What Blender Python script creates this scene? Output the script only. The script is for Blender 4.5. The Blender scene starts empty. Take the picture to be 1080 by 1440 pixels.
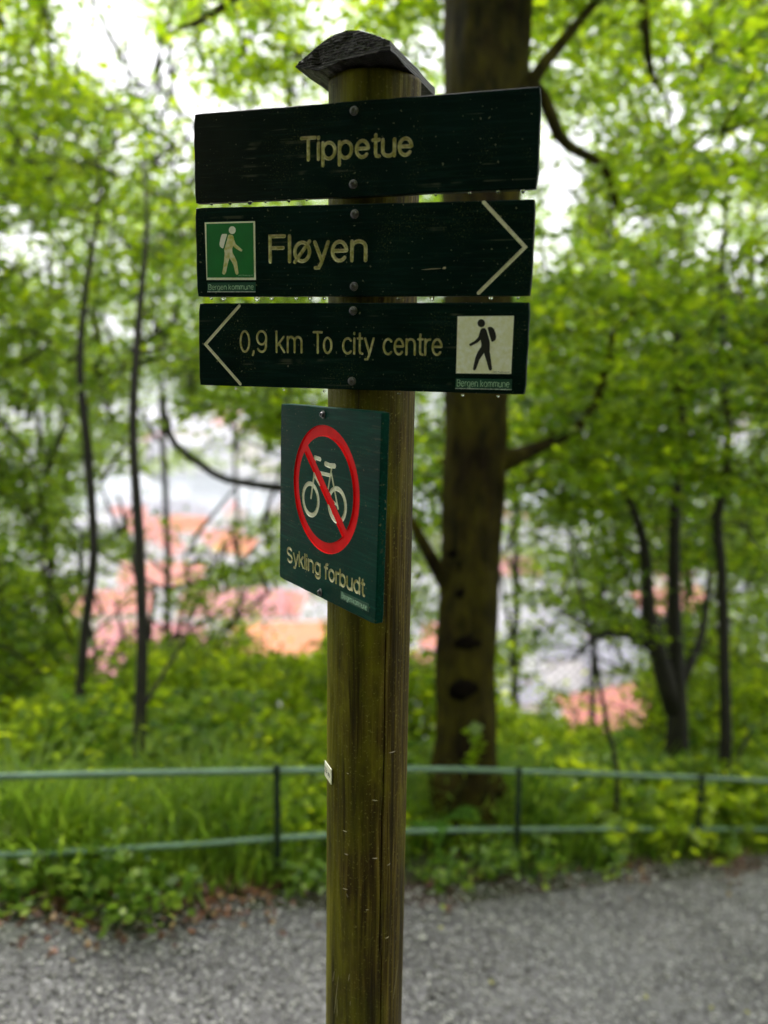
import bpy, bmesh, math, random
import numpy as np
from mathutils import Vector, Matrix, noise as mnoise
R = math.radians
random.seed(7); rng = np.random.default_rng(7)
scn = bpy.context.scene
COL = scn.collection

# ------------------------------------------------------------------ camera, world, sun, exposure
FPX, PITCH, ROLL = 1192.2, 0.179, 0.0151          # focal length in pixels of a 1080x1440 frame
HC = 2.24
camd = bpy.data.cameras.new('camera'); cam = bpy.data.objects.new('camera', camd); COL.objects.link(cam)
camd.sensor_fit = 'VERTICAL'; camd.sensor_height = 36.0; camd.lens = FPX / 1440 * 36
camd.clip_start = 0.05; camd.clip_end = 12000
rx = R(90) - PITCH
CM = Matrix.Rotation(rx, 3, 'X') @ Matrix.Rotation(ROLL, 3, 'Z')
cam.matrix_world = Matrix.Translation((0, 0, HC)) @ CM.to_4x4()
camd.dof.use_dof = True; camd.dof.focus_distance = 1.23; camd.dof.aperture_fstop = 1.95
scn.camera = cam

world = bpy.data.worlds.new('World'); scn.world = world; world.use_nodes = True
nt = world.node_tree; nt.nodes.clear()
SUN_EL, SUN_AZ = R(52), R(-30)                    # high, ahead and to the left of the view
sky = nt.nodes.new('ShaderNodeTexSky'); sky.sky_type = 'NISHITA'; sky.sun_disc = False
sky.sun_elevation = SUN_EL; sky.sun_rotation = SUN_AZ; sky.air_density = 1.0; sky.dust_density = 3.0; sky.ozone_density = 1.0
cl = nt.nodes.new('ShaderNodeTexNoise'); cl.inputs['Scale'].default_value = 2.2; cl.inputs['Detail'].default_value = 4
cr = nt.nodes.new('ShaderNodeMapRange'); cr.inputs[1].default_value = .3; cr.inputs[2].default_value = .7
cr.inputs[3].default_value = 7.6; cr.inputs[4].default_value = 9.6
cc = nt.nodes.new('ShaderNodeCombineColor')
mx = nt.nodes.new('ShaderNodeMix'); mx.data_type = 'RGBA'; mx.inputs[0].default_value = 0.88
tcw = nt.nodes.new('ShaderNodeTexCoord')
bgn = nt.nodes.new('ShaderNodeBackground'); bgn.inputs['Strength'].default_value = 0.105
outw = nt.nodes.new('ShaderNodeOutputWorld')
L = nt.links.new
L(tcw.outputs['Generated'], cl.inputs['Vector']); L(cl.outputs[0], cr.inputs[0])
for i in range(3): L(cr.outputs[0], cc.inputs[i])
L(sky.outputs[0], mx.inputs[6]); L(cc.outputs[0], mx.inputs[7]); L(mx.outputs[2], bgn.inputs[0]); L(bgn.outputs[0], outw.inputs[0])

sund = bpy.data.lights.new('sun', 'SUN'); sund.energy = 1.5; sund.angle = R(18); sund.color = (1, .97, .92)
sun = bpy.data.objects.new('sun', sund); COL.objects.link(sun)
sd = Vector((math.sin(SUN_AZ) * math.cos(SUN_EL), math.cos(SUN_AZ) * math.cos(SUN_EL), math.sin(SUN_EL)))
sun.rotation_euler = sd.to_track_quat('Z', 'Y').to_euler()

vs = scn.view_settings
vs.view_transform = 'Standard'; vs.look = 'None'; vs.gamma = 1; vs.use_curve_mapping = False; vs.exposure = 1.62
scn.cycles.max_bounces = 10; scn.cycles.diffuse_bounces = 5; scn.cycles.transmission_bounces = 6
scn.cycles.transparent_max_bounces = 8; scn.cycles.use_denoising = True; scn.cycles.volume_bounces = 1
scn.cycles.sample_clamp_indirect = 8

# ------------------------------------------------------------------ measuring helpers
CAMP = Vector((0, 0, HC))
def raydir(px, py):
    return CM @ Vector(((px - 540) / FPX, (720 - py) / FPX, -1.0))
def at(px, py, Z):                                # the point seen at a pixel, Z metres deep
    return CAMP + raydir(px, py) * Z
CMi = np.array(CM.transposed())
def topix(P):                                     # N x 3 -> pixels and depth
    q = (P - np.array([0, 0, HC])) @ CMi.T
    z = np.maximum(-q[:, 2], 1e-3)
    return 540 + FPX * q[:, 0] / z, 720 - FPX * q[:, 1] / z, -q[:, 2]

# ------------------------------------------------------------------ materials
def newmat(name):
    m = bpy.data.materials.new(name); m.use_nodes = True; n = m.node_tree; n.nodes.clear()
    o = n.nodes.new('ShaderNodeOutputMaterial'); b = n.nodes.new('ShaderNodeBsdfPrincipled')
    n.links.new(b.outputs[0], o.inputs[0]); return m, n, b, o
def nd(n, t, **k):
    x = n.nodes.new(t)
    for a, v in k.items():
        if a.startswith('i_'):
            key = a[2:]; key = int(key) if key.isdigit() else key
            x.inputs[key].default_value = v
        else: setattr(x, a, v)
    return x
def coords(n, scale=(1, 1, 1), kind='Object'):
    t = nd(n, 'ShaderNodeTexCoord'); m = nd(n, 'ShaderNodeMapping'); m.inputs['Scale'].default_value = scale
    n.links.new(t.outputs[kind], m.inputs[0]); return m.outputs[0]
def tnoise(n, vec, scale, detail=4, rough=.55, dist=0):
    x = nd(n, 'ShaderNodeTexNoise'); x.inputs['Scale'].default_value = scale; x.inputs['Detail'].default_value = detail
    x.inputs['Roughness'].default_value = rough; x.inputs['Distortion'].default_value = dist
    n.links.new(vec, x.inputs['Vector']); return x.outputs['Fac']
def ramp(n, fac, stops):
    r = nd(n, 'ShaderNodeValToRGB'); e = r.color_ramp.elements
    while len(e) < len(stops): e.new(.5)
    for i, (p, c) in enumerate(stops):
        e[i].position = p; e[i].color = (*c, 1) if len(c) == 3 else c
    n.links.new(fac, r.inputs[0]); return r.outputs[0]
def mixc(n, fac, a, b, mode='MIX'):
    m = nd(n, 'ShaderNodeMix', data_type='RGBA', blend_type=mode)
    for s, v in ((0, fac), (6, a), (7, b)):
        if hasattr(v, 'links') or isinstance(v, bpy.types.NodeSocket): n.links.new(v, m.inputs[s])
        elif s == 0: m.inputs[0].default_value = v
        else: m.inputs[s].default_value = (*v, 1)
    return m.outputs[2]
def bump(n, b, h, dist, strength=1):
    x = nd(n, 'ShaderNodeBump'); x.inputs['Distance'].default_value = dist; x.inputs['Strength'].default_value = strength
    n.links.new(h, x.inputs['Height']); n.links.new(x.outputs[0], b.inputs['Normal'])
G0 = (0, 0, 0); W1 = (1, 1, 1)
def simple(name, col, rough=.6, var=.25, scale=6, metallic=0, bumpd=0, spec=.5):
    m, n, b, o = newmat(name); v = coords(n)
    f = tnoise(n, v, scale)
    c2 = tuple(max(0, x * (1 - var)) for x in col); c3 = tuple(min(1, x * (1 + var)) for x in col)
    n.links.new(ramp(n, f, [(.3, c2), (.7, c3)]), b.inputs['Base Color'])
    b.inputs['Roughness'].default_value = rough; b.inputs['Metallic'].default_value = metallic
    b.inputs['Specular IOR Level'].default_value = spec
    if bumpd: bump(n, b, tnoise(n, v, scale * 5), bumpd)
    return m

def leafmat(name, dark, mid, light, trans, mixf=.5, rough=.30):
    m, n, b, o = newmat(name)
    g = nd(n, 'ShaderNodeNewGeometry')
    c = ramp(n, g.outputs['Random Per Island'], [(0, dark), (.5, mid), (1, light)])
    big = tnoise(n, coords(n), .9, 2)
    c = mixc(n, ramp(n, big, [(.35, G0), (.65, W1)]), c, mixc(n, .35, c, light))
    n.links.new(c, b.inputs['Base Color']); b.inputs['Roughness'].default_value = rough
    b.inputs['Specular IOR Level'].default_value = .4
    t = nd(n, 'ShaderNodeBsdfTranslucent')
    tc = mixc(n, 1.0, c, trans, 'MULTIPLY'); n.links.new(tc, t.inputs[0])
    ms = nd(n, 'ShaderNodeMixShader'); ms.inputs[0].default_value = mixf
    n.links.new(b.outputs[0], ms.inputs[1]); n.links.new(t.outputs[0], ms.inputs[2]); n.links.new(ms.outputs[0], o.inputs[0])
    return m
M = {}
M['leaf'] = leafmat('beech_leaf', (.018, .050, .004), (.062, .130, .006), (.180, .255, .009), (4.4, 3.8, 1.6), .56)
M['leaf_far'] = leafmat('distant_leaf', (.024, .058, .009), (.064, .130, .012), (.155, .228, .016), (4.2, 3.7, 2.0), .57)
M['shrub'] = leafmat('shrub_leaf', (.024, .060, .007), (.12, .215, .012), (.34, .44, .02), (3.9, 3.2, 1.7), .58)
M['fern'] = leafmat('fern_leaf', (.05, .13, .02), (.08, .19, .025), (.11, .24, .03), (2.8, 2.6, 2.0), .5)
M['grass'] = leafmat('grass_blade', (.035, .090, .010), (.090, .175, .016), (.25, .33, .04), (2.9, 2.9, 2.0), .5)

# bark
m, n, b, o = newmat('mossy_bark'); v = coords(n, (1, 1, .28)); f = tnoise(n, v, 22, 7, .65)
f2 = tnoise(n, coords(n, (1, 1, .6)), 4.5, 5, .65)
c = mixc(n, ramp(n, f2, [(.34, G0), (.56, W1)]), ramp(n, f, [(.3, (.002, .0012, .0005)), (.7, (.020, .011, .003))]), ramp(n, f, [(.3, (.007, .006, .0008)), (.7, (.085, .070, .004))]))
n.links.new(c, b.inputs['Base Color']); b.inputs['Roughness'].default_value = .8; b.inputs['Specular IOR Level'].default_value = .1; bump(n, b, f, .03, 1); M['bark'] = m
M['shade_blotch'] = simple('black_shade_paint', (.005, .0035, .002), .9, .6, 30, bumpd=.004, spec=.03)  # near-black colour that stands in for shadow on the big trunk
M['bark_dark'] = simple('dark_wet_bark', (.014, .011, .008), .7, .5, 14, bumpd=.004)
# post wood: pressure treated pine gone olive with algae
m, n, b, o = newmat('weathered_post_wood')
v = coords(n, (1, 1, .035)); g1 = tnoise(n, v, 170, 5, .6); g2 = tnoise(n, coords(n, (1, 1, .12)), 34, 5, .6, .4)
g3 = tnoise(n, coords(n, (1, 1, .45)), 13, 5, .62); g4 = tnoise(n, coords(n), 260, 3, .6)
base = ramp(n, g1, [(.28, (.012, .007, .0012)), (.5, (.056, .036, .004)), (.74, (.20, .148, .020))])
alg = ramp(n, g2, [(.3, (.030, .027, .001)), (.7, (.185, .168, .006))])
sx = nd(n, 'ShaderNodeSeparateXYZ'); tcx = nd(n, 'ShaderNodeTexCoord'); n.links.new(tcx.outputs['Object'], sx.inputs[0])
side = nd(n, 'ShaderNodeMapRange'); n.links.new(sx.outputs[0], side.inputs[0])      # more pale algae colour to the left, painting in the lit side
side.inputs[1].default_value = .055; side.inputs[2].default_value = -.055; side.inputs[3].default_value = -.08; side.inputs[4].default_value = .15
ad = nd(n, 'ShaderNodeMath', operation='ADD'); n.links.new(g3, ad.inputs[0]); n.links.new(side.outputs[0], ad.inputs[1])
c = mixc(n, ramp(n, ad.outputs[0], [(.42, G0), (.62, W1)]), base, alg)
c = mixc(n, ramp(n, g4, [(.60, G0), (.70, (.6, .6, .6))]), c, (.26, .235, .05))
dk = tnoise(n, coords(n, (1, 1, .05)), 55, 4, .6, .3)
c = mixc(n, ramp(n, dk, [(.54, G0), (.66, (.85, .85, .85))]), c, (.016, .010, .002))
n.links.new(c, b.inputs['Base Color']); b.inputs['Roughness'].default_value = .55; b.inputs['Specular IOR Level'].default_value = .12
bump(n, b, g1, .0022, 1); M['post'] = m
# grey split wood of the cap
m, n, b, o = newmat('charred_grey_wood')
v1 = coords(n, (.12, 1, 1)); h = tnoise(n, v1, 230, 4, .65, .3); h2 = tnoise(n, coords(n), 120, 5, .65)
wv = nd(n, 'ShaderNodeTexWave', wave_type='BANDS', bands_direction='Z'); wv.inputs['Scale'].default_value = 95; wv.inputs['Distortion'].default_value = 3.5
wv.inputs['Detail'].default_value = 3; wv.inputs['Detail Scale'].default_value = 2.5
n.links.new(coords(n), wv.inputs['Vector'])
hh = mixc(n, .5, wv.outputs['Fac'], h)
hh = mixc(n, .4, hh, h2)
n.links.new(ramp(n, hh, [(.34, (.001, .001, .001)), (.48, (.008, .006, .008)), (.60, (.034, .027, .033)), (.76, (.17, .14, .165))]), b.inputs['Base Color'])
b.inputs['Roughness'].default_value = .55; bump(n, b, hh, .004, 1); M['cap'] = m

def paint(name, col, brown=0.0):
    m, n, b, o = newmat(name)
    grain = tnoise(n, coords(n, (.05, 1, 1)), 260, 4, .6); blot = tnoise(n, coords(n), 9, 4, .6)
    sp = tnoise(n, coords(n), 420, 2, .7); patch = tnoise(n, coords(n), 15, 3, .6)
    c = mixc(n, ramp(n, blot, [(.3, G0), (.7, W1)]), tuple(x * .7 for x in col), tuple(x * 1.45 for x in col))
    c = mixc(n, ramp(n, grain, [(.50, G0), (.68, (.55, .55, .55))]), c, tuple(x * 2.4 + .005 for x in col))
    # pale lichen specks, only inside patches
    s = nd(n, 'ShaderNodeMath', operation='MULTIPLY')
    n.links.new(ramp(n, sp, [(.57, G0), (.66, W1)]), s.inputs[0]); n.links.new(ramp(n, patch, [(.50, G0), (.62, W1)]), s.inputs[1])
    c = mixc(n, s.outputs[0], c, (.06, .065, .022))
    sp2 = tnoise(n, coords(n), 210, 1, .5)
    c = mixc(n, ramp(n, sp2, [(.71, G0), (.75, W1)]), c, (.13, .13, .08))
    # long thin scratches with the grain
    sc = tnoise(n, coords(n, (.03, 1, 1)), 150, 2, .4); sc2 = tnoise(n, coords(n), 24, 2)
    s2 = nd(n, 'ShaderNodeMath', operation='MULTIPLY')
    n.links.new(ramp(n, sc, [(.64, G0), (.68, W1)]), s2.inputs[0]); n.links.new(ramp(n, sc2, [(.5, G0), (.6, (.6, .6, .6))]), s2.inputs[1])
    c = mixc(n, s2.outputs[0], c, (.07, .075, .05))
    if brown:
        sx = nd(n, 'ShaderNodeSeparateXYZ'); tc = nd(n, 'ShaderNodeTexCoord'); n.links.new(tc.outputs['Object'], sx.inputs[0])
        mr = nd(n, 'ShaderNodeMapRange'); n.links.new(sx.outputs[0], mr.inputs[0]); mr.inputs[1].default_value = -.05; mr.inputs[2].default_value = -.24
        mr.inputs[3].default_value = 0; mr.inputs[4].default_value = brown
        s3 = nd(n, 'ShaderNodeMath', operation='MULTIPLY'); n.links.new(mr.outputs[0], s3.inputs[0]); n.links.new(ramp(n, blot, [(.35, (.5,) * 3), (.6, W1)]), s3.inputs[1])
        c = mixc(n, s3.outputs[0], c, (.024, .019, .015))
    n.links.new(c, b.inputs['Base Color'])
    b.inputs['Specular IOR Level'].default_value = .05
    n.links.new(ramp(n, blot, [(.3, (.36,) * 3), (.7, (.55,) * 3)]), b.inputs['Roughness'])
    bump(n, b, grain, .0006, .6)
    return m
M['paint'] = paint('dark_green_board_paint', (.0008, .0088, .0070), 0)
M['paint_top'] = paint('dark_green_worn_board_paint', (.0008, .0078, .0066), .5)
M['paint4'] = paint('bottle_green_board_paint', (.0008, .030, .022), 0)
def carvedmat(name, col, dirt):
    m, n, b, o = newmat(name); f = tnoise(n, coords(n), 150, 4, .6); f2 = tnoise(n, coords(n), 30, 3)
    c = mixc(n, ramp(n, f, [(.35, G0), (.7, W1)]), dirt, col); c = mixc(n, ramp(n, f2, [(.40, G0), (.75, (.7,) * 3)]), c, dirt)
    n.links.new(c, b.inputs['Base Color']); b.inputs['Roughness'].default_value = .45; return m
CARVE = ((.95, .90, .72), (.40, .36, .11))
M['red'] = simple('signal_red_paint', (.80, .004, .006), .45, .15, 30, spec=.06)
M['white_symbol'] = carvedmat('cream_symbol_paint', (.88, .88, .76), (.62, .61, .44))
M['steel'] = simple('wet_screw_steel', (.15, .145, .15), .28, .4, 220, metallic=1, bumpd=.0004)
M['hole'] = simple('screw_recess', (.01, .01, .01), .6)
M['plate_white'] = carvedmat('white_plate', (.93, .92, .90), (.78, .76, .52))
M['plate_green'] = simple('pedestrian_green_print', (.002, .15, .025), .4, .15, 40)
M['label_green'] = simple('green_label_tape', (.002, .060, .034), .4, .25, 90)
M['label_text'] = simple('worn_silver_letters', (.32, .50, .36), .5, .5, 300)
M['edge_silver'] = simple('label_edge', (.45, .5, .48), .4, .5, 200)
M['walker_stained'] = carvedmat('walker_white_stained', (.80, .75, .66), (.50, .46, .10))
M['walker_white'] = simple('walker_white', (.84, .80, .76), .5, .1, 60)
M['black'] = simple('black_print', (.004, .004, .004), .5)
M['splinter'] = simple('pale_splinter', (.42, .36, .20), .6)
M['staple'] = simple('rusty_staple_steel', (.30, .25, .16), .4, .4, 200, metallic=.4)
M['rail'] = simple('green_railing_paint', (.12, .21, .135), .32, .25, 9, spec=.6)
M['railpost'] = simple('dark_railing_post_paint', (.010, .030, .016), .5, .4, 30)

# water drops
m, n, b, o = newmat('rain_water'); b.inputs['Transmission Weight'].default_value = 1; b.inputs['Roughness'].default_value = .02; b.inputs['IOR'].default_value = 1.33
M['drop'] = m

# ground materials
m, n, b, o = newmat('worn_gravelly_asphalt')
v = coords(n); vo = nd(n, 'ShaderNodeTexVoronoi'); vo.inputs['Scale'].default_value = 64; n.links.new(v, vo.inputs['Vector'])
sep = nd(n, 'ShaderNodeSeparateColor'); n.links.new(vo.outputs['Color'], sep.inputs[0])
st = ramp(n, sep.outputs[0], [(0, (.06, .057, .063)), (.5, (.17, .163, .175)), (.76, (.38, .366, .38)), (1, (.85, .83, .83))])
big = tnoise(n, v, 2.2, 5, .6)
c = mixc(n, ramp(n, vo.outputs['Distance'], [(.0, G0), (.7, W1)]), st, (.045, .043, .045))
c = mixc(n, ramp(n, big, [(.35, (.55,) * 3), (.65, G0)]), c, (.28, .266, .284))
n.links.new(c, b.inputs['Base Color']); b.inputs['Roughness'].default_value = .55
bump(n, b, vo.outputs['Distance'], -.006, .8); M['asphalt'] = m
m, n, b, o = newmat('forest_soil'); v = coords(n); f = tnoise(n, v, 9, 7, .65); f2 = tnoise(n, v, 1.3, 3)
c = mixc(n, ramp(n, f2, [(.4, G0), (.6, W1)]), ramp(n, f, [(.3, (.022, .013, .008)), (.7, (.09, .052, .034))]), ramp(n, f, [(.3, (.018, .03, .006)), (.7, (.05, .09, .015))]))
n.links.new(c, b.inputs['Base Color']); b.inputs['Roughness'].default_value = .9; bump(n, b, f, .03, .8); M['soil'] = m
M['stone'] = simple('pale_gravel_stone', (.38, .365, .36), .5, .5, 25)
m, n, b, o = newmat('gravel_chips'); g = nd(n, 'ShaderNodeNewGeometry')
n.links.new(ramp(n, g.outputs['Random Per Island'], [(0, (.07, .065, .065)), (.5, (.22, .21, .21)), (.85, (.48, .46, .45)), (1, (.80, .78, .75))]), b.inputs['Base Color'])
b.inputs['Roughness'].default_value = .4; M['chips'] = m
m, n, b, o = newmat('dead_leaves'); g = nd(n, 'ShaderNodeNewGeometry')
n.links.new(ramp(n, g.outputs['Random Per Island'], [(0, (.05, .022, .012)), (.5, (.11, .045, .025)), (.85, (.20, .075, .038)), (1, (.34, .24, .10))]), b.inputs['Base Color'])
b.inputs['Roughness'].default_value = .5; M['litter'] = m
m, n, b, o = newmat('harbour_water'); b.inputs['Base Color'].default_value = (.10, .13, .15, 1); b.inputs['Roughness'].default_value = .12
bump(n, b, tnoise(n, coords(n), .6, 3), .15, .5); M['water'] = m
m, n, b, o = newmat('hill_woods'); f = tnoise(n, coords(n), .012, 6, .6)
n.links.new(ramp(n, f, [(.35, (.025, .05, .02)), (.6, (.06, .09, .04)), (.75, (.16, .15, .14))]), b.inputs['Base Color']); b.inputs['Roughness'].default_value = .9; M['hill'] = m
M['street'] = simple('town_street_paving', (.20, .20, .21), .6, .3, .05)
ROOF = {'salmon': simple('salmon_roof_tile', (.50, .15, .105), .6, .2, .6), 'orange': simple('orange_roof_tile', (.60, .17, .05), .6, .2, .6),
        'rose': simple('rose_roof_tile', (.42, .13, .13), .6, .2, .6), 'grey': simple('slate_roof_tile', (.20, .20, .24), .5, .2, .6)}
WALL = {'white': simple('white_house_wall', (.78, .78, .77), .7, .05, .5), 'cream': simple('cream_house_wall', (.66, .60, .46), .7, .06, .5), 'grey': simple('grey_house_wall', (.42, .42, .45), .7, .06, .5)}
M['pane'] = simple('dark_window_glass', (.03, .035, .045), .1, .2, 1)
M['chimney'] = simple('chimney_brick', (.28, .12, .09), .8, .3, 2)

# ------------------------------------------------------------------ object helpers
def props(o, label=None, cat=None, group=None, kind=None):
    if label: o['label'] = label
    if cat: o['category'] = cat
    if group: o['group'] = group
    if kind: o['kind'] = kind
    return o
def link(name, me, parent=None, mat=None, smooth=False):
    o = bpy.data.objects.new(name, me); COL.objects.link(o)
    if parent: o.parent = parent
    if mat: me.materials.clear(); me.materials.append(mat)
    if smooth: me.shade_smooth()
    return o
def empty(name, loc, label, cat, group=None):
    o = bpy.data.objects.new(name, None); COL.objects.link(o); o.location = loc; o.empty_display_size = .1
    return props(o, label, cat, group)
def pmesh(name, v, f):
    me = bpy.data.meshes.new(name); me.from_pydata([tuple(x) for x in v], [], f); me.update(); return me
def bmmesh(name, bm):
    bmesh.ops.recalc_face_normals(bm, faces=bm.faces[:])
    me = bpy.data.meshes.new(name); bm.to_mesh(me); bm.free(); return me
def quads(name, V):                               # V: N x 4 x 3 array -> mesh of N quads
    N = len(V); me = bpy.data.meshes.new(name)
    me.vertices.add(N * 4); me.vertices.foreach_set('co', V.reshape(-1).astype(np.float32))
    me.loops.add(N * 4); me.loops.foreach_set('vertex_index', np.arange(N * 4, dtype=np.int32))
    me.polygons.add(N); me.polygons.foreach_set('loop_start', np.arange(0, N * 4, 4, dtype=np.int32))
    me.update(calc_edges=True); return me
class MB:
    def __init__(s): s.v = []; s.f = []
    def add(s, v, f):
        k = len(s.v); s.v += [tuple(x) for x in v]; s.f += [tuple(i + k for i in g) for g in f]
    def box(s, x0, x1, y0, y1, z0, z1):
        s.add([(x0, y0, z0), (x1, y0, z0), (x1, y1, z0), (x0, y1, z0), (x0, y0, z1), (x1, y0, z1), (x1, y1, z1), (x0, y1, z1)],
              [(0, 3, 2, 1), (4, 5, 6, 7), (0, 1, 5, 4), (1, 2, 6, 5), (2, 3, 7, 6), (3, 0, 4, 7)])
    def tube(s, pts, rad, n=8, wob=0):
        pts = [Vector(p) for p in pts]; k = len(s.v); N = len(pts)
        up = Vector((0, 0, 1)); prev = None
        for i, p in enumerate(pts):
            d = (pts[min(i + 1, N - 1)] - pts[max(i - 1, 0)]).normalized()
            a = prev if prev is not None else (Vector((1, 0, 0)) if abs(d.z) > .7 else up)
            a = (a - d * a.dot(d)).normalized(); b_ = d.cross(a); prev = a
            r = rad[i] if hasattr(rad, '__len__') else rad
            for j in range(n):
                t = 2 * math.pi * j / n; rr = r * (1 + (wob * (mnoise.noise(Vector((math.cos(t) * 1.3, math.sin(t) * 1.3, i * .35 + k))) + (.5 * mnoise.noise(Vector((math.cos(t) * 3.5, math.sin(t) * 3.5, i * .9 + k))) + .35 * mnoise.noise(Vector((math.cos(t) * 9, math.sin(t) * 9, i * .5 + k))) if n > 30 else 0)) if wob else 0))
                s.v.append(tuple(p + a * (math.cos(t) * rr) + b_ * (math.sin(t) * rr)))
        for i in range(N - 1):
            for j in range(n):
                a0 = k + i * n + j; a1 = k + i * n + (j + 1) % n
                s.f.append((a0, a1, a1 + n, a0 + n))
        s.f.append(tuple(k + j for j in range(n))[::-1]); s.f.append(tuple(k + (N - 1) * n + j for j in range(n)))
    def mesh(s, name): return pmesh(name, s.v, s.f)
    def build(s, name, mat, parent=None, smooth=False): return link(name, s.mesh(name), parent, mat, smooth)

def smooth_pts(pts, step=.12):                    # Catmull-Rom through 4-tuples / vectors
    P = [np.array(p, float) for p in pts]
    P = [2 * P[0] - P[1]] + P + [2 * P[-1] - P[-2]]; out = []
    for i in range(1, len(P) - 2):
        n = max(2, int(np.linalg.norm(P[i + 1][:3] - P[i][:3]) / step))
        for j in range(n):
            t = j / n; a, b_, c, d = P[i - 1], P[i], P[i + 1], P[i + 2]
            out.append(.5 * ((2 * b_) + (c - a) * t + (2 * a - 5 * b_ + 4 * c - d) * t * t + (3 * b_ - a - 3 * c + d) * t ** 3))
    out.append(P[-2]); return out

# ------------------------------------------------------------------ terrain shape
RZ = lambda px: 3.02 + 8.3e-4 * px + 8.3e-7 * px * px
rail_px = [(0, 1093), (120, 1090), (260, 1086), (390, 1083), (575, 1082), (730, 1085), (850, 1088), (985, 1094), (1080, 1099)]
rail = [at(x, y, RZ(x)) for x, y in rail_px]
d0 = (rail[0] - rail[2]); d0.normalize(); d1 = (rail[-1] - rail[-3]); d1.normalize()
rail = [rail[0] + d0 * 9, rail[0] + d0 * 4, rail[0] + d0 * 1.6] + rail + [rail[-1] + d1 * 1.5, rail[-1] + d1 * 4, rail[-1] + d1 * 9]
RX = np.array([p.x for p in rail]); RY = np.array([p.y for p in rail]); RZv = np.array([p.z for p in rail])
RAILH = .47
def fence_y(x): return np.interp(x, RX, RY)
bx = np.polyfit(RX[3:-3], RZv[3:-3], 1)
def b_of(x):
    x = np.asarray(x, float)
    return bx[1] - RAILH + bx[0] * np.clip(x, -9, 9) + bx[0] * .15 * (x - np.clip(x, -9, 9)) * (np.abs(x) < 120)
def ground(x, y):
    x = np.asarray(x, float); y = np.asarray(y, float)
    d = y - fence_y(np.clip(x, -8, 8)) - .25
    dd = np.maximum(d, 0)
    drop = .30 * np.minimum(dd, .9) + .58 * np.maximum(dd - .9, 0)
    z = b_of(np.clip(x, -60, 60)) - drop
    far = -100.0 + np.where((y > 536) & (y < 752), -5.0, 0)
    z = np.maximum(z, far)
    hill = np.clip((y - 1500) / 1500, 0, 1) ** 1.2
    z = z + hill * (150 + 70 * np.sin(x / 640 + 1) + 45 * np.sin(x / 233))
    back = np.maximum(-y - .9, 0)
    z = z + np.minimum(back * .75, 40) - np.where(y < 0, 0, 0)
    near = np.exp(-((y - 3) / 6) ** 2)
    z = z + .02 * near * (np.sin(x * 5.1 + y * 3.3) * np.sin(y * 6.1 - x * 2.2)) * np.clip(d * 4 + 1, 0, 1)
    return z
def hit(px, py, off=0):
    d = raydir(px, py); t = 1.
    for _ in range(60):
        p = CAMP + d * t; g = float(ground(p.x, min(p.y, float(fence_y(p.x))))) + off
        t += (p.z - g) * .8
    return CAMP + d * t

xs = np.concatenate([-np.geomspace(3000, 3.2, 46), np.arange(-3.1, 3.6, .045), np.geomspace(3.7, 3000, 46)])
ys = np.concatenate([-np.geomspace(90, .6, 16), np.arange(-.5, 5.6, .045), np.geomspace(5.7, 150, 42), [175, 184, 200, 260, 330, 420, 500, 534, 538, 640, 750, 754, 800, 950, 1200, 1500], np.linspace(1600, 3200, 20), [3600, 5200]])
XX, YY = np.meshgrid(xs, ys); ZZ = ground(XX, YY)
fine = np.exp(-np.maximum(np.abs(XX), np.abs(YY - 3)) / 4)
ZZ += rng.normal(0, .006, ZZ.shape) * fine
nx, ny = len(xs), len(ys)
V = np.stack([XX, YY, ZZ], -1).reshape(-1, 3)
idx = np.arange(nx * ny).reshape(ny, nx)
Q = np.stack([idx[:-1, :-1], idx[:-1, 1:], idx[1:, 1:], idx[1:, :-1]], -1).reshape(-1, 4)
me = bpy.data.meshes.new('ground'); me.vertices.add(len(V)); me.vertices.foreach_set('co', V.reshape(-1))
me.loops.add(len(Q) * 4); me.loops.foreach_set('vertex_index', Q.reshape(-1).astype(np.int32)); me.polygons.add(len(Q))
me.polygons.foreach_set('loop_start', np.arange(0, len(Q) * 4, 4, dtype=np.int32)); me.update(calc_edges=True)
for mt in (M['soil'], M['street'], M['hill']): me.materials.append(mt)
yc = V[Q[:, 0], 1]; mi = np.where(yc > 1500, 2, np.where(yc > 184, 1, 0)); me.polygons.foreach_set('material_index', mi.astype(np.int32))
g_ = link('ground', me, smooth=True); props(g_, kind='structure')

wm = pmesh('harbour_water', [(-3000, 535.5, -101.2), (3000, 535.5, -101.2), (3000, 752.5, -101.2), (-3000, 752.5, -101.2)], [(0, 1, 2, 3)])
props(link('harbour_water', wm, mat=M['water']), kind='structure')

# the path: a sheet just above the soil with an irregular outer edge
edge_px = [(-60, 1288), (0, 1286), (80, 1290), (170, 1296), (260, 1290), (330, 1276), (400, 1268), (500, 1266), (600, 1262), (700, 1252), (790, 1243), (850, 1237), (930, 1228), (1000, 1222), (1080, 1213), (1140, 1207)]
ep = [hit(x, y) for x, y in edge_px]
EX = np.array([-12] + [p.x for p in ep] + [12.]); 
EY = np.array([float(fence_y(-8)) - .2] + [p.y for p in ep] + [float(fence_y(8)) - .2])
def edge_y(x): return np.interp(x, EX, EY)
pxs = np.concatenate([np.linspace(-12, -3.2, 30), np.arange(-3.1, 3.6, .04), np.linspace(3.7, 12, 30)])
tt = np.concatenate([[0], np.linspace(.02, 1, 70)])
PV = []
for x in pxs:
    e = float(edge_y(x)) + .035 * mnoise.noise(Vector((x * 3, 0, 0))) + .02 * mnoise.noise(Vector((x * 13, 3, 0)))
    for t in tt:
        y = e - (e + .6) * t
        z = float(b_of(x)) + .012 + .012 * mnoise.noise(Vector((x * 1.7, y * 1.7, 1))) + .004 * mnoise.noise(Vector((x * 9, y * 9, 1)))
        if t == 0: z -= .04
        PV.append((x, y, z))
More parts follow.
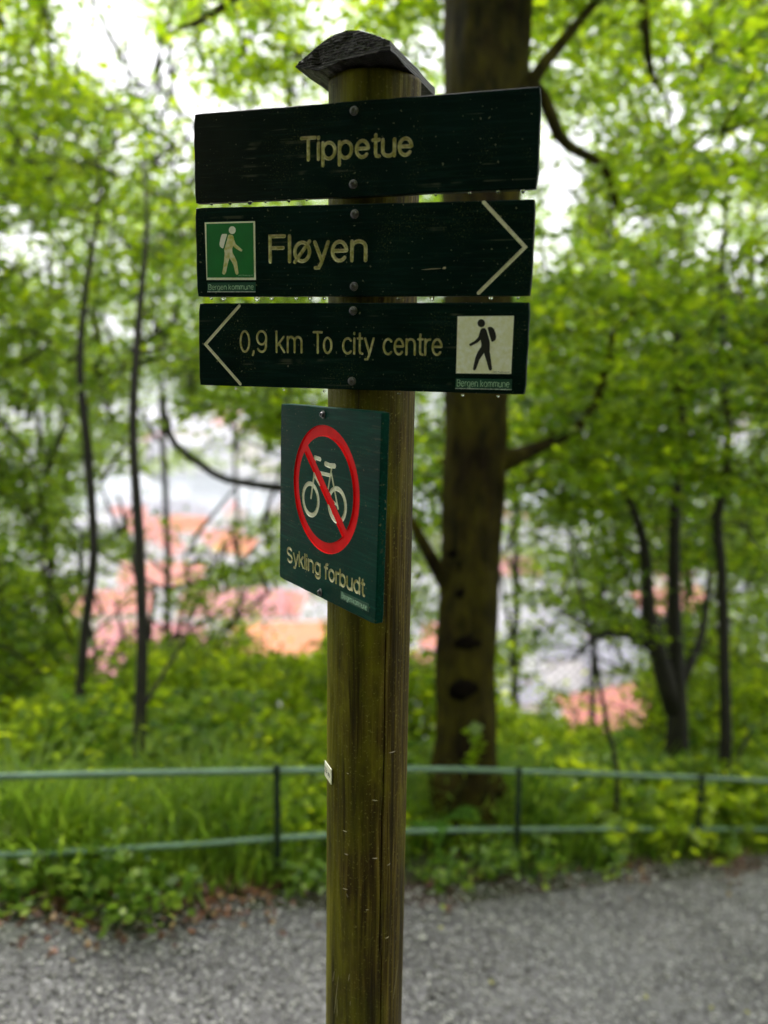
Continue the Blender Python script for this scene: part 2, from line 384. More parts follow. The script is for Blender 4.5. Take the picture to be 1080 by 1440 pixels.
nT = len(tt); PF = [(i * nT + j, i * nT + j + 1, (i + 1) * nT + j + 1, (i + 1) * nT + j) for i in range(len(pxs) - 1) for j in range(nT - 1)]
props(link('path', pmesh('path', PV, PF), mat=M['asphalt'], smooth=True), kind='structure')
# ground under the path is lowered so the sheets never meet
co = np.empty(len(g_.data.vertices) * 3, np.float32); g_.data.vertices.foreach_get('co', co); co = co.reshape(-1, 3)
inside = (co[:, 1] < edge_y(co[:, 0]) - .03) & (co[:, 1] > -.5) & (np.abs(co[:, 0]) < 11.5)
co[inside, 2] -= .05; g_.data.vertices.foreach_set('co', co.reshape(-1)); g_.data.update()

# ------------------------------------------------------------------ signpost
PC = Vector((-.0217, 1.25)); PR = .0635; ZT = HC + .372
def build_post():
    root = empty('wooden_signpost', (PC.x, PC.y, 0), 'round olive brown wooden post carrying the four green signs', 'signpost')
    na, z0, z1, nz = 180, -.15, ZT, 640
    th = np.concatenate([np.linspace(.58, 2 * np.pi + .28, 128, endpoint=False), np.linspace(.28, .58, 52, endpoint=False) + 2 * np.pi]); zz = np.linspace(z0, z1, nz)
    T, Zg = np.meshgrid(th, zz)
    rr = np.full(T.shape, PR)
    # azimuth: a = angle from the direction of the camera (towards -y), positive to the right
    A = np.arctan2(np.sin(T), np.cos(T))
    rr += .0009 * np.sin(3 * A + 1 + .6 * Zg) + .0005 * np.sin(7 * A + 2 * Zg)
    fl = np.zeros_like(rr)
    for k in range(40):                            # fibre ridges
        a0 = rng.uniform(-np.pi, np.pi); w = rng.uniform(.02, .05); am = rng.uniform(-.0007, .0004)
        zc = rng.uniform(z0, z1); zl = rng.uniform(.1, .5)
        da = np.angle(np.exp(1j * (A - a0 - .03 * np.sin(5 * Zg + k))))
        fl += am * np.exp(-(da / w) ** 2) * np.exp(-((Zg - zc) / zl) ** 2)
    rr += fl
    def crack(a0, za, zb, w, depth, wig=.012):
        nonlocal rr
        da = np.angle(np.exp(1j * (A - a0 - wig * np.sin(9 * Zg) - wig * .5 * np.sin(31 * Zg))))
        env = np.clip((Zg - za) / .05, 0, 1) * np.clip((zb - Zg) / .05, 0, 1)
        rr -= depth * np.exp(-(da / w) ** 2) * env
    zpx = lambda y: HC + (raydir(520, y) * (1.19 / raydir(520, y).y)).z
    crack(.47, zpx(1480), zpx(1330), .010, .010, .004)
    crack(.41, zpx(1345), zpx(1120), .009, .009, .004)
    crack(.44, zpx(1150), zpx(880), .010, .007, .005)
    crack(-.95, zpx(1020), zpx(968), .030, .006, .0)
    crack(-.80, zpx(1300), zpx(1000), .010, .0015)
    for zk, a0 in ((zpx(975), .1), (zpx(1392), -.05), (zpx(700), .75)):   # knots
        da = np.angle(np.exp(1j * (A - a0))); rr += .0012 * np.exp(-((da / .22) ** 2 + ((Zg - zk) / .014) ** 2)) - .0022 * np.exp(-((da / .09) ** 2 + ((Zg - zk) / .006) ** 2))
    X = rr * np.sin(A); Y = -rr * np.cos(A)
    V = np.stack([X, Y, Zg], -1).reshape(-1, 3); idx = np.arange(na * nz).reshape(nz, na); nxt = np.roll(idx, -1, 1)
    Q = np.stack([idx[:-1], nxt[:-1], nxt[1:], idx[1:]], -1).reshape(-1, 4)
    me = pmesh('shaft', V, [tuple(int(i) for i in q) for q in Q] + [tuple(range((nz - 1) * na, nz * na))])
    sh = link('shaft', me, root, M['post'], True)
    # slivers and staples left by old notices
    def onpost(px, py, out=.0003):
        d = raydir(px, py); a_ = d.x ** 2 + d.y ** 2; bq = -2 * (PC.x * d.x + PC.y * d.y); c_ = PC.x ** 2 + PC.y ** 2 - (PR + out) ** 2
        disc = bq * bq - 4 * a_ * c_
        if disc < 0: return None
        t = (-bq - math.sqrt(disc)) / (2 * a_); return CAMP + d * t
    marks = [((498, 1035.5), (510, 1035)), ((497, 1064), (503, 1062)), ((486, 1086.5), (493, 1088.5)), ((547, 1059), (556, 1056.5)),
             ((482, 1168), (490, 1170)), ((484, 1200.5), (492, 1202.5)), ((482, 1249.5), (491, 1251)), ((523, 1207), (531, 1207)),
             ((511, 1279), (521, 1279)), ((500, 965), (508, 967)), ((542, 1320), (547, 1317)), ((545, 1217), (549, 1214)), ((523, 1125), (531, 1126)), ((487, 1256), (490, 1263))]
    for k, (p, q) in enumerate(marks):
        a = onpost(*p); c = onpost(*q)
        if a is None or c is None: continue
        mb = MB(); mid = (a + c) / 2; o2 = Vector((mid.x - PC.x, mid.y - PC.y, 0)).normalized() * .0007
        off = Vector((PC.x, PC.y, 0)); mb.tube([a - off - o2, mid - off + o2 * .6, c - off - o2], [.0005, .0009, .0004], 5)
        mb.build('staple', M['staple'] if k % 2 else M['splinter'], root)
    for (p, q, w) in [((470, 1425), (476, 1372), .0009), ((492, 1425), (494, 1375), .0010), ((490, 1380), (492, 1366), .0012), ((553, 1405), (560, 1350), .0008), ((468, 1380), (470, 1366), .0010), ((474, 1430), (474, 1405), .001)]:
        a = onpost(*p); c = onpost(*q)
        if a is None or c is None: continue
        mb = MB(); off = Vector((PC.x, PC.y, 0))
        pts = [a.lerp(c, t) - off for t in (0, .3, .6, 1)]
        mb.tube(pts, [.0002, w * .6, w * .5, .0002], 5); mb.build('splinter', M['splinter'], root)
    # weathered cap plank
    zc = HC + .3755
    def onz(px, py):
        d = raydir(px, py); t = (zc - HC) / d.z; return CAMP + d * t
    A_, B_, C_ = onz(416, 100.5), onz(549, 71), onz(611, 131)
    ux = (B_ - A_); LU = ux.length; ux.normalize(); uy = (C_ - B_); LV = uy.length; uy.normalize()
    bot = [(0, .0045), (.10, .001), (.24, -.0045), (.35, -.004), (.5, .001), (.68, .0), (.85, .001), (1, 0)]
    top = [(1, .0110), (.93, .0155), (.85, .0215), (.76, .027), (.68, .0315), (.56, .0345), (.44, .0335), (.33, .029), (.22, .0225), (.12, .0150), (.05, .0105)]
    prof = []
    def dens(pl):
        o_ = []
        for (a, c) in zip(pl, pl[1:]):
            for j in range(4): t = j / 4; o_.append((a[0] + (c[0] - a[0]) * t, a[1] + (c[1] - a[1]) * t))
        o_.append(pl[-1]); return o_
    prof = dens(bot) + dens(top); nP = len(prof); nL = 44; vv = []; ff = []
    for i in range(nL):
        t = i / (nL - 1)
        for j, (u, w) in enumerate(prof):
            nn = mnoise.noise(Vector((u * 9, w * 260, t * 5))) ; n2 = mnoise.noise(Vector((u * 42, w * 900, t * 3 + 7)))
            inset = (.0018 * abs(n2) + .0012 * nn) * (1 if i in (0, nL - 1) else 0)
            zz_ = w + .0011 * nn + .0011 * n2 + (-.003 * t)
            yl = t * LV + (.003 * math.sin(j * 1.9) + .004 * n2 if i == 0 else 0) + inset
            vv.append((u * LU + .0012 * n2, yl, zz_))
        if i: ff += [((i - 1) * nP + j, (i - 1) * nP + (j + 1) % nP, i * nP + (j + 1) % nP, i * nP + j) for j in range(nP)]
    # end faces as fans of rows so the ragged grain has relief
    def endface(i0, ysg):
        k = len(vv); nu, nw = 60, 26
        base = i0 * nP
        import bisect
        def edge(pl, u):
            pl = sorted(pl); 
            return float(np.interp(u, [p[0] for p in pl], [p[1] for p in pl]))
        for a in range(nu + 1):
            u = a / nu; lo = edge(bot, u); hi = edge(top + [(0, .0055)], u)
            for c in range(nw + 1):
                w = lo + (hi - lo) * c / nw
                r_ = mnoise.noise(Vector((u * 14, w * 520, 2))) * .0022 + mnoise.noise(Vector((u * 70, w * 160, 5))) * .0016
                chipm = .010 * max(0, mnoise.noise(Vector((u * 6, w * 30, 9))) - .25)
                edgef = min(1, 4 * min(c, nw - c) / nw)
                vv.append((u * LU, (0 if i0 == 0 else LV) + ysg * (.0015 + (r_ - chipm) * edgef), w + (0 if i0 == 0 else -.003)))
        for a in range(nu):
            for c in range(nw):
                q = k + a * (nw + 1) + c; ff.append((q, q + nw + 1, q + nw + 2, q + 1))
    endface(0, -1); endface(nL - 1, 1)
    perp = Vector((-ux.y, ux.x, 0)); sh_, nrm_ = uy.dot(ux), uy.dot(perp)
    vv = [(p[0] + p[1] * sh_, p[1] * nrm_, p[2]) for p in vv]; uy = perp
    cp = link('cap', pmesh('cap', vv, ff), root, M['cap'], False)
    cp.matrix_local = Matrix.Translation((A_.x - PC.x, A_.y - PC.y, zc)) @ Matrix(((ux.x, uy.x, 0), (ux.y, uy.y, 0), (0, 0, 1))).to_4x4()
    # small number tag on the left flank
    a1, a2 = onpost(463, 1086, .0015), onpost(469, 1093, .0008)
    az = math.atan2(a1.x - PC.x, -(a1.y - PC.y)), math.atan2(a2.x - PC.x, -(a2.y - PC.y))
    azc = az[1] - .30; nrm = Vector((math.sin(azc), -math.cos(azc), 0)); tg = Vector((math.cos(azc), math.sin(azc), 0))
    tag = bpy.data.objects.new('number_tag', None); COL.objects.link(tag); tag.parent = root
    ctr = nrm * (PR + .0012); tag.matrix_local = Matrix.Translation((ctr.x, ctr.y, a2.z - .000)) @ Matrix(((tg.x, -nrm.x, 0), (tg.y, -nrm.y, 0), (0, 0, 1))).to_4x4()
    tag['label'] = 'small white number tag on the left flank of the post'
    mb = MB(); mb.box(-.0135, .0185, -.0005, .0008, -.012, .013); mb.build('tag_plate', M['plate_white'], tag)
    fc = bpy.data.curves.new('tag_number', 'FONT'); fc.body = '23 m'; fc.size = .0125; fc.extrude = .0001; fc.materials.append(M['black'])
    fo = bpy.data.objects.new('tag_number', fc); COL.objects.link(fo); fo.parent = tag
    fo.matrix_local = Matrix.Translation((-.0125, -.0008, -.0035)) @ Matrix.Rotation(R(90), 4, 'X')
    return root
build_post()

class Board:
    def __init__(s, yaw, thick, front):
        s.t = Vector((math.cos(yaw), -math.sin(yaw), 0)); s.n = Vector((-math.sin(yaw), -math.cos(yaw), 0)); s.th = thick
        s.o = Vector((PC.x, PC.y, HC)) + s.n * front
    def uv(s, px, py):
        d = raydir(px, py); t = (s.o - CAMP).dot(s.n) / d.dot(s.n); p = CAMP + d * t - s.o; return (p.dot(s.t), p.z)
    def mat(s):
        bk = -s.n; return Matrix(((s.t.x, bk.x, 0, s.o.x), (s.t.y, bk.y, 0, s.o.y), (0, 0, 1, s.o.z), (0, 0, 0, 1)))
def ell(cx, cy, rx_, ry_, a0=0, a1=360, n=None):
    n = n or max(6, int(abs(a1 - a0) / 18)); return [(cx + rx_ * math.cos(R(a0 + (a1 - a0) * i / n)), cy + ry_ * math.sin(R(a0 + (a1 - a0) * i / n))) for i in range(n + 1)]
XH = .74
GL = {
 'T': [[(0, 1), (.62, 1)], [(.31, .97), (.31, 0)]], 'i': [[(0, 0), (0, XH)], [(0, .95), (0, 1.0)]], 'l': [[(0, 0), (0, 1)]],
 'p': [[(0, -.30), (0, XH)], ell(.27, XH / 2, .27, XH / 2)], 'b': [[(0, 0), (0, 1)], ell(.27, XH / 2, .27, XH / 2)],
 'd': [[(.54, 0), (.54, 1)], ell(.27, XH / 2, .27, XH / 2)], 'o': [ell(.28, XH / 2, .28, XH / 2)],
 'ø': [ell(.28, XH / 2, .28, XH / 2), [(.0, -.03), (.56, .78)]],
 'e': [[(.03, .385), (.50, .385)], ell(.27, XH / 2, .26, XH / 2, 4, 318)], 'c': [ell(.27, XH / 2, .27, XH / 2, 45, 315)],
 't': [[(.12, .97), (.12, .14), (.16, .03), (.28, .0)], [(0, XH), (.27, XH)]],
 'u': [[(0, XH), (0, .24)] + ell(.25, .24, .25, .24, 195, 345) + [(.5, .26)], [(.5, XH), (.5, 0)]],
 'n': [[(0, 0), (0, XH)], ell(.25, .49, .25, .25, 170, 0) + [(.5, 0)]],
 'm': [[(0, 0), (0, XH)], ell(.20, .52, .20, .22, 170, 0) + [(.40, 0)], ell(.60, .52, .20, .22, 180, 0) + [(.80, 0)]],
 'r': [[(0, 0), (0, XH)], ell(.24, .48, .24, .25, 170, 80)], 'F': [[(.55, 1), (0, 1), (0, 0)], [(.03, .54), (.50, .54)]],
 'y': [[(0, XH), (.25, .04)], [(.5, XH), (.24, -.08), (.15, -.26), (.02, -.27)]],
 '0': [ell(.25, .5, .25, .5)], ',': [[(.05, .03), (.04, -.05), (.0, -.16)]],
 '9': [ell(.26, .68, .26, .32), [(.52, .68), (.50, .35)] + ell(.26, .28, .24, .28, -10, -150)],
 'k': [[(0, 0), (0, 1)], [(.42, XH), (0, .27)], [(.15, .42), (.45, 0)]],
 'S': [ell(.28, .755, .26, .245, 35, 235, 9) + ell(.30, .26, .27, .26, 70, -150, 11)],
 'g': [ell(.27, XH / 2, .27, XH / 2), [(.54, XH), (.54, -.02)] + ell(.28, -.05, .26, .23, -5, -150)],
 'f': [[(.12, 0), (.12, .80), (.16, .93), (.24, .99), (.34, 1.0)], [(0, XH), (.30, XH)]],
 'B': [[(0, 0), (0, 1), (.30, 1)] + ell(.30, .77, .23, .23, 80, -90) + [(.03, .54)], [(.3, .54)] + ell(.32, .27, .25, .27, 85, -90) + [(0, 0)]],
}
def layout(text, gap=.20):                          # -> strokes in units of cap height, total width
    x = 0; out = []
    for ch in text:
        if ch == ' ': x += .36; continue
        g = GL[ch]; w = max(p[0] for s in g for p in s)
        g2 = gap * (.75 if ch in 'tfryT' else 1)
        out.append([[(p[0] + x, p[1]) for p in s] for s in g]); x += w + g2
    return out, x - gap
def word(B, text, xl, yl, xr, yr, cap, sw=0):      # fit a word to a measured pixel box; returns strokes in board coordinates
    gl, w = layout(text); a = B.uv(xl, yl); c = B.uv(xr, yr); tl = B.uv(xl, yl - cap); tr = B.uv(xr, yr - cap)
    h = ((tl[1] - a[1]) + (tr[1] - c[1])) / 2
    sx_ = (c[0] - a[0]) / w; sl = (c[1] - a[1]) / (c[0] - a[0])
    return [[(a[0] + p[0] * sx_, a[1] + p[0] * sx_ * sl + p[1] * h) for p in s] for g in gl for s in g]
def prune(s):
    o_ = [s[0]]
    for p in s[1:]:
        if math.dist(p, o_[-1]) > 1e-6: o_.append(p)
    return o_
def offset_poly(s, w, capn=3):                      # open polyline -> outline with round ends
    s = prune(s); n = len(s); Lf, Rt = [], []
    for i, p in enumerate(s):
        a = s[max(i - 1, 0)]; c = s[min(i + 1, n - 1)]
        if 0 < i < n - 1:
            d1 = Vector((p[0] - a[0], p[1] - a[1])).normalized(); d2 = Vector((c[0] - p[0], c[1] - p[1])).normalized(); m_ = (d1 + d2)
            m_ = m_.normalized() if m_.length > 1e-4 else d1; k = 1 / max(.55, m_.dot(d1)); d = m_
        else: d = Vector((c[0] - a[0], c[1] - a[1])).normalized(); k = 1
        q = Vector((-d.y, d.x)) * w * k
        Lf.append((p[0] + q.x, p[1] + q.y)); Rt.append((p[0] - q.x, p[1] - q.y))
    d = Vector((s[-1][0] - s[-2][0], s[-1][1] - s[-2][1])).normalized(); e = Vector((s[0][0] - s[1][0], s[0][1] - s[1][1])).normalized()
    def capp(p, d):
        a0 = math.atan2(d.y, d.x); return [(p[0] + w * math.cos(a0 + t), p[1] + w * math.sin(a0 + t)) for t in np.linspace(math.pi / 2, -math.pi / 2, capn + 2)[1:-1]]
    return Lf + capp(s[-1], d) + Rt[::-1] + capp(s[0], e)
def cut_stroke(mb, s, w, depth, taper=.5, closed=False):
    y0, y1 = -.001, depth
    if closed:
        s = prune(s); s = s[:-1] if math.dist(s[0], s[-1]) < 1e-6 else s; n = len(s); rings = []
        cx = sum(p[0] for p in s) / n; cy = sum(p[1] for p in s) / n
        for (ww, y) in ((w, y0), (w * taper, y1)):
            for sg in (1, -1):
                r_ = []
                for i, p in enumerate(s):
                    a = s[i - 1]; c = s[(i + 1) % n]; d = Vector((c[0] - a[0], c[1] - a[1])).normalized(); q = Vector((d.y, -d.x))
                    if q.dot(Vector((p[0] - cx, p[1] - cy))) < 0: q = -q
                    r_.append((p[0] + q.x * ww * sg, y, p[1] + q.y * ww * sg))
                rings.append(r_)
        of, inf, ob, ib = rings; k = len(mb.v); mb.v += of + inf + ob + ib
        for i in range(n):
            j = (i + 1) % n; O, I, OB, IB = k, k + n, k + 2 * n, k + 3 * n
            mb.f += [(O + i, I + i, I + j, O + j), (O + i, O + j, OB + j, OB + i), (OB + i, OB + j, IB + j, IB + i), (I + i, IB + i, IB + j, I + j)]
    else:
        A = offset_poly(s, w); Bp = offset_poly(s, w * taper); n = len(A); k = len(mb.v)
        mb.v += [(p[0], y0, p[1]) for p in A] + [(p[0], y1, p[1]) for p in Bp]
        m_ = len(prune(s)); cs = (n - 2 * m_) // 2
        # strips instead of one concave face
        L_ = list(range(m_)); Rr = list(range(m_ + cs, 2 * m_ + cs))[::-1]
        for i in range(m_ - 1):
            mb.f.append((k + L_[i], k + L_[i + 1], k + Rr[i + 1], k + Rr[i])); mb.f.append((k + n + L_[i], k + n + Rr[i], k + n + Rr[i + 1], k + n + L_[i + 1]))
        e1 = [L_[-1]] + list(range(m_, m_ + cs)) + [Rr[-1]]; e2 = [Rr[0]] + list(range(2 * m_ + cs, n)) + [L_[0]]
        for e in (e1, e2): mb.f.append(tuple(k + i for i in e)); mb.f.append(tuple(k + n + i for i in e[::-1]))
        for i in range(n): j = (i + 1) % n; mb.f.append((k + i, k + n + i, k + n + j, k + j))

def board(name, B, corners_px, mat, label, cuts, rough=.0006):
    """cuts: list of (part name, part label, material, [(stroke, halfwidth, depth, taper, closed)])"""
    TL, TR, BR, BL = [B.uv(*p) for p in corners_px]
    pts = []
    for a, c in ((TL, TR), (TR, BR), (BR, BL), (BL, TL)):
        n = max(3, int(math.dist(a, c) / .012))
        for j in range(n):
            t = j / n; pts.append([a[0] + (c[0] - a[0]) * t, a[1] + (c[1] - a[1]) * t])
    cx = sum(p[0] for p in pts) / len(pts); cy = sum(p[1] for p in pts) / len(pts); cen = Vector((cx, cy))
    corners = [Vector(q) for q in (TL, TR, BR, BL)]
    P = []
    for p in pts:
        v = Vector(p); rr_ = .0022; k = min(range(4), key=lambda i: (corners[i] - v).length)
        nn = mnoise.noise(Vector((v.x * 60, v.y * 60, B.o.x * 100 + v.y * 9))) * rough
        dirc = (v - cen).normalized(); v = v + dirc * nn
        if (corners[k] - v).length < .003: v += (cen - v).normalized() * .0016
        P.append(v)
    n = len(P); vv = []; lay = [(.0012, 0.0), (.0, .0012), (.0, B.th - .001), (.001, B.th)]
    for ins, y in lay:
        for i, p in enumerate(P):
            a = P[i - 1]; c = P[(i + 1) % n]; d = (c - a).normalized(); nr = Vector((d.y, -d.x))
            if nr.dot(p - cen) < 0: nr = -nr
            q = p - nr * ins; vv.append((q.x, y, q.y))
    ff = [tuple(range(n)), tuple(range(3 * n, 4 * n))[::-1]]
    for k in range(3): ff += [(k * n + i, (k + 1) * n + i, (k + 1) * n + (i + 1) % n, k * n + (i + 1) % n) for i in range(n)]
    bm = bmesh.new(); me0 = pmesh(name, vv, ff); bm.from_mesh(me0)
    me0 = bmmesh(name, bm); me0.materials.append(mat)
    o = bpy.data.objects.new(name, me0); COL.objects.link(o); o.matrix_world = B.mat(); props(o, label, 'sign')
    col = bpy.data.collections.new('tmp')
    groups = []
    dg_objs = []
    for gi, (pn, pl, cm, sts) in enumerate(cuts):
        m2 = cm.copy(); mb = MB()
        for st in sts: cut_stroke(mb, *st)
        bm = bmesh.new(); t0 = pmesh('cut', mb.v, mb.f); bm.from_mesh(t0); t1 = bmmesh('cut', bm); t1.materials.append(m2)
        co_ = bpy.data.objects.new('cut', t1); COL.objects.link(co_); co_.matrix_world = o.matrix_world; dg_objs.append(co_); groups.append((pn, pl, m2))
        md = o.modifiers.new('b', 'BOOLEAN'); md.object = co_; md.operation = 'DIFFERENCE'; md.solver = 'EXACT'; md.use_self = True; md.material_mode = 'TRANSFER'
    bpy.context.view_layer.update()
    dg = bpy.context.evaluated_depsgraph_get(); ev = o.evaluated_get(dg); res = bpy.data.meshes.new_from_object(ev, depsgraph=dg)
    o.modifiers.clear()
    for c in dg_objs: bpy.data.objects.remove(c)
    mats = list(res.materials)
    print(name, 'boolean faces', len(res.polygons), [m.name if m else None for m in mats])
    def extract(nm, pred, mat_):
        bm = bmesh.new(); bm.from_mesh(res)
        bmesh.ops.delete(bm, geom=[f for f in bm.faces if not pred(f.material_index)], context='FACES')
        for f in bm.faces: f.material_index = 0
        m_ = bpy.data.meshes.new(nm); bm.to_mesh(m_); bm.free(); m_.materials.append(mat_); return m_
    gm = {m2.name: i for i, (_, _, m2) in enumerate(groups)}
    slots = [gm.get(m.name, -1) if m else -1 for m in mats]
    o.data = extract(name, lambda k: slots[k] == -1, mat)
    for i, (pn, pl, m2) in enumerate(groups):
        mm = extract(pn, lambda k: slots[k] == i, m2)
        if len(mm.polygons):
            c = bpy.data.objects.new(pn, mm); COL.objects.link(c); c.parent = o
            if pl: c['label'] = pl
    o['_uv'] = 0
    del o['_uv']
    return o
def prism(name, poly, y0, y1, mat, parent, smooth=False):
    n = len(poly); bm = bmesh.new()
    a = [bm.verts.new((p[0], y0, p[1])) for p in poly]; c = [bm.verts.new((p[0], y1, p[1])) for p in poly]
    f1 = bm.faces.new(a); f2 = bm.faces.new(c[::-1])
    for i in range(n): bm.faces.new((a[i], c[i], c[(i + 1) % n], a[(i + 1) % n]))
    bm.normal_update(); bmesh.ops.triangulate(bm, faces=[f1, f2], ngon_method='EAR_CLIP')
    return link(name, bmmesh(name, bm), parent, mat)
screw_me = None
def screw(B, o, px, py, label=None):
    global screw_me
    if screw_me is None:
        bm = bmesh.new()
        rings = [(.0058, -.0002), (.0058, -.0011), (.0050, -.0015), (.0038, -.0016), (.0038, -.0040), (.0032, -.0048), (.0019, -.0050), (.0017, -.0030), (0.0, -.0030)]
        n = 18; V_ = []
        for r_, y in rings:
            if r_ == 0: V_.append([bm.verts.new((0, y, 0))] * n); continue
            V_.append([bm.verts.new((r_ * math.cos(2 * math.pi * i / n) * (1 if r_ > .0045 or r_ < .0025 else (1 + .05 * math.cos(6 * 2 * math.pi * i / n))), y, r_ * math.sin(2 * math.pi * i / n))) for i in range(n)])
        for a, c in zip(V_, V_[1:]):
            for i in range(n):
                j = (i + 1) % n
                if c[i] is c[j]: bm.faces.new((a[i], a[j], c[i]))
                else: bm.faces.new((a[i], a[j], c[j], c[i]))
        screw_me = bmmesh('screw', bm); screw_me.materials.append(M['steel'])
    s = bpy.data.objects.new('screw', screw_me); COL.objects.link(s); s.parent = o; u, v = B.uv(px, py)
    s.location = (u, 0, v); s.rotation_euler = (R(random.uniform(-4, 4)), random.uniform(0, 6), R(random.uniform(-4, 4)))
drop_me = None
def drops(B, o, spec):
    global drop_me
    if drop_me is None:
        bm = bmesh.new(); bmesh.ops.create_icosphere(bm, subdivisions=2, radius=1)
        for v in bm.verts:
            if v.co.z > 0: v.co.z *= .6; v.co.x *= 1 + .5 * v.co.z; v.co.y *= 1 + .5 * v.co.z
        drop_me = bmmesh('water_drop', bm); drop_me.materials.append(M['drop']); drop_me.shade_smooth()
    for (px, py, r_) in spec:
        d = bpy.data.objects.new('water_drop', drop_me); COL.objects.link(d); d.parent = o; u, v = B.uv(px, py)
        d.location = (u, .003, v); s = r_ * .0010; d.scale = (s, s * .8, s)
def flatword(name, B, o, text, xl, yl, xr, yr, cap, w, y, mat, label=None):
    mb = MB()
    for k, s in enumerate(word(B, text, xl, yl, xr, yr, cap)):
        s = prune(s); A = offset_poly(s, w); n = len(A); kk = len(mb.v); m_ = len(s); cs = (n - 2 * m_) // 2; yy = y - .00002 * k
        mb.v += [(p[0], yy, p[1]) for p in A]; L_ = list(range(m_)); Rr = list(range(m_ + cs, 2 * m_ + cs))[::-1]
        for i in range(m_ - 1): mb.f.append((kk + L_[i], kk + L_[i + 1], kk + Rr[i + 1], kk + Rr[i]))
    c = mb.build(name, mat, o)
    if label: c['label'] = label
    return c
PXM = 1.0 / 985                                     # metres per pixel near the boards

def strokes(B, *words, w, depth=.0026, taper=.45):
    out = []
    for wd in words:
        for s in word(B, *wd):
            cl = math.dist(s[0], s[-1]) < 1e-6 and len(s) > 6
            out.append((s, w, depth, taper, cl))
    return out
cmat = lambda nm: carvedmat(nm, *CARVE)
YAW = .289; FR = .0641 + .012
# board 1
B1 = Board(YAW, .0125, FR)
o1 = board('street_name_sign', B1, [(272, 160), (761, 121), (755, 265), (274, 286)], M['paint_top'], 'topmost dark green board carved with the name Tippetue',
      [('lettering', 'carved cream word Tippetue', cmat('carved_cream'), strokes(B1, ('Tippetue', 424, 225, 578.5, 217.5, 31), w=.0027, depth=.0034, taper=.35))], .0009)
for p in ((498, 156), (497, 259)): screw(B1, o1, *p)
drops(B1, o1, [(296, 286, 2.4), (322, 285, 2.6), (350, 284, 3.4), (372, 283, 2.0), (405, 281.5, 2.6), (430, 280.5, 2.0), (612, 273, 2.2), (660, 271, 2.4), (735, 268, 3.0), (700, 269, 2.4)])
# board 2
B2 = Board(YAW, .0125, FR)
o2 = board('direction_sign', B2, [(274, 292.5), (753, 280), (746, 416), (277, 417)], M['paint'], 'middle dark green board pointing right to Fløyen with green walker plate',
      [('lettering', 'carved cream word Fløyen', cmat('carved_cream_2'), strokes(B2, ('Fløyen', 380, 368, 514, 366, 36), w=.0029, depth=.0036, taper=.35)),
       ('arrow', 'carved chevron pointing right', carvedmat('arrow_white', (.95, .92, .84), (.66, .62, .48)), [([B2.uv(680, 284), B2.uv(738.5, 347.5), B2.uv(673, 412)], .0025, .0014, .85, False)])])
for p in ((499, 301), (498, 403)): screw(B2, o2, *p)
drops(B2, o2, [(296, 419, 2.6), (313, 419.5, 3.6), (360, 419.5, 4.2), (381, 419, 3.2), (415, 419, 3.0), (435, 419, 3.2), (455, 419, 2.6), (560, 419, 2.2), (606, 419, 4.2), (690, 418.5, 3.0), (728, 418, 2.4)])
def px2(f, pts): return [f(*p) for p in pts]
pg = bpy.data.objects.new('walker_plate', None); COL.objects.link(pg); pg.parent = o2; pg['label'] = 'green plate with white walking hiker in a white frame'
g3 = lambda x, y: B2.uv(280 + x / 12, 300 + y / 12)
prism('plate_frame', px2(g3, [(98, 155), (945, 133), (958, 1125), (132, 1125)]), -.0009, .0003, M['plate_white'], pg)
prism('plate_face', px2(g3, [(128, 180), (918, 160), (932, 1085), (145, 1085)]), -.0012, -.0005, M['plate_green'], pg)
wk = MB()
prism('walker_head', [g3(567 + 58 * math.cos(t), 285 + 66 * math.sin(t)) for t in np.linspace(0, 2 * math.pi, 22, endpoint=False)], -.0015, -.0008, M['walker_white'], pg)
prism('walker_body', px2(g3, [(510, 362), (560, 362), (585, 385), (598, 450), (625, 520), (700, 585), (738, 620), (722, 648), (690, 635), (620, 590), (580, 550), (565, 600), (570, 660), (610, 740), (645, 820), (660, 920), (672, 1010), (655, 1035), (635, 1035), (618, 1010), (590, 880), (560, 820), (520, 755), (490, 860), (460, 1000), (440, 1033), (410, 1033), (398, 1010), (415, 920), (430, 800), (440, 680), (432, 620), (450, 550), (480, 450), (492, 390)]), -.0015, -.0008, M['walker_stained'], pg)
prism('walker_backpack', px2(g3, [(405, 350), (475, 350), (480, 365), (450, 460), (415, 590), (395, 592), (360, 560), (352, 520), (365, 440), (385, 370)]), -.0015, -.0008, M['walker_white'], pg)
def tape(B, o, quad, txt, box, cap, w, edge=True):
    t = bpy.data.objects.new('label_tape', None); COL.objects.link(t); t.parent = o; t['label'] = 'narrow green tape reading Bergen kommune'
    prism('tape', [B.uv(*p) for p in quad], -.0006, .0003, M['label_green'], t)
    if edge:
        a, c = quad[3], quad[2]; prism('tape_edge', [B.uv(a[0], a[1] - .2), B.uv(c[0], c[1] - .2), B.uv(c[0], c[1] + .9), B.uv(a[0], a[1] + .9)], -.0011, .0003, M['edge_silver'], t)
    flatword('tape_lettering', B, t, txt, *box, cap, w, -.0009, M['label_text'])
tape(B2, o2, [(292, 397.5), (359.5, 397), (359.5, 410), (292, 410)], 'Bergen kommune', (294, 407.5, 357, 407), 7, .00045)
def tiny(B, o, text, xl, yl, wpx, mat):
    u0, v0 = B.uv(xl, yl); u1, _ = B.uv(xl + wpx, yl)
    fc = bpy.data.curves.new('maker_line', 'FONT'); fc.body = text; fc.size = 1; fc.materials.append(mat); fo = bpy.data.objects.new('maker_line', fc); COL.objects.link(fo)
    bpy.context.view_layer.update(); s = (u1 - u0) / max(fo.dimensions.x, 1e-3); fo.parent = o
    fo.matrix_local = Matrix.Translation((u0, -.0016, v0)) @ Matrix.Rotation(R(90), 4, 'X') @ Matrix.Scale(s, 4)
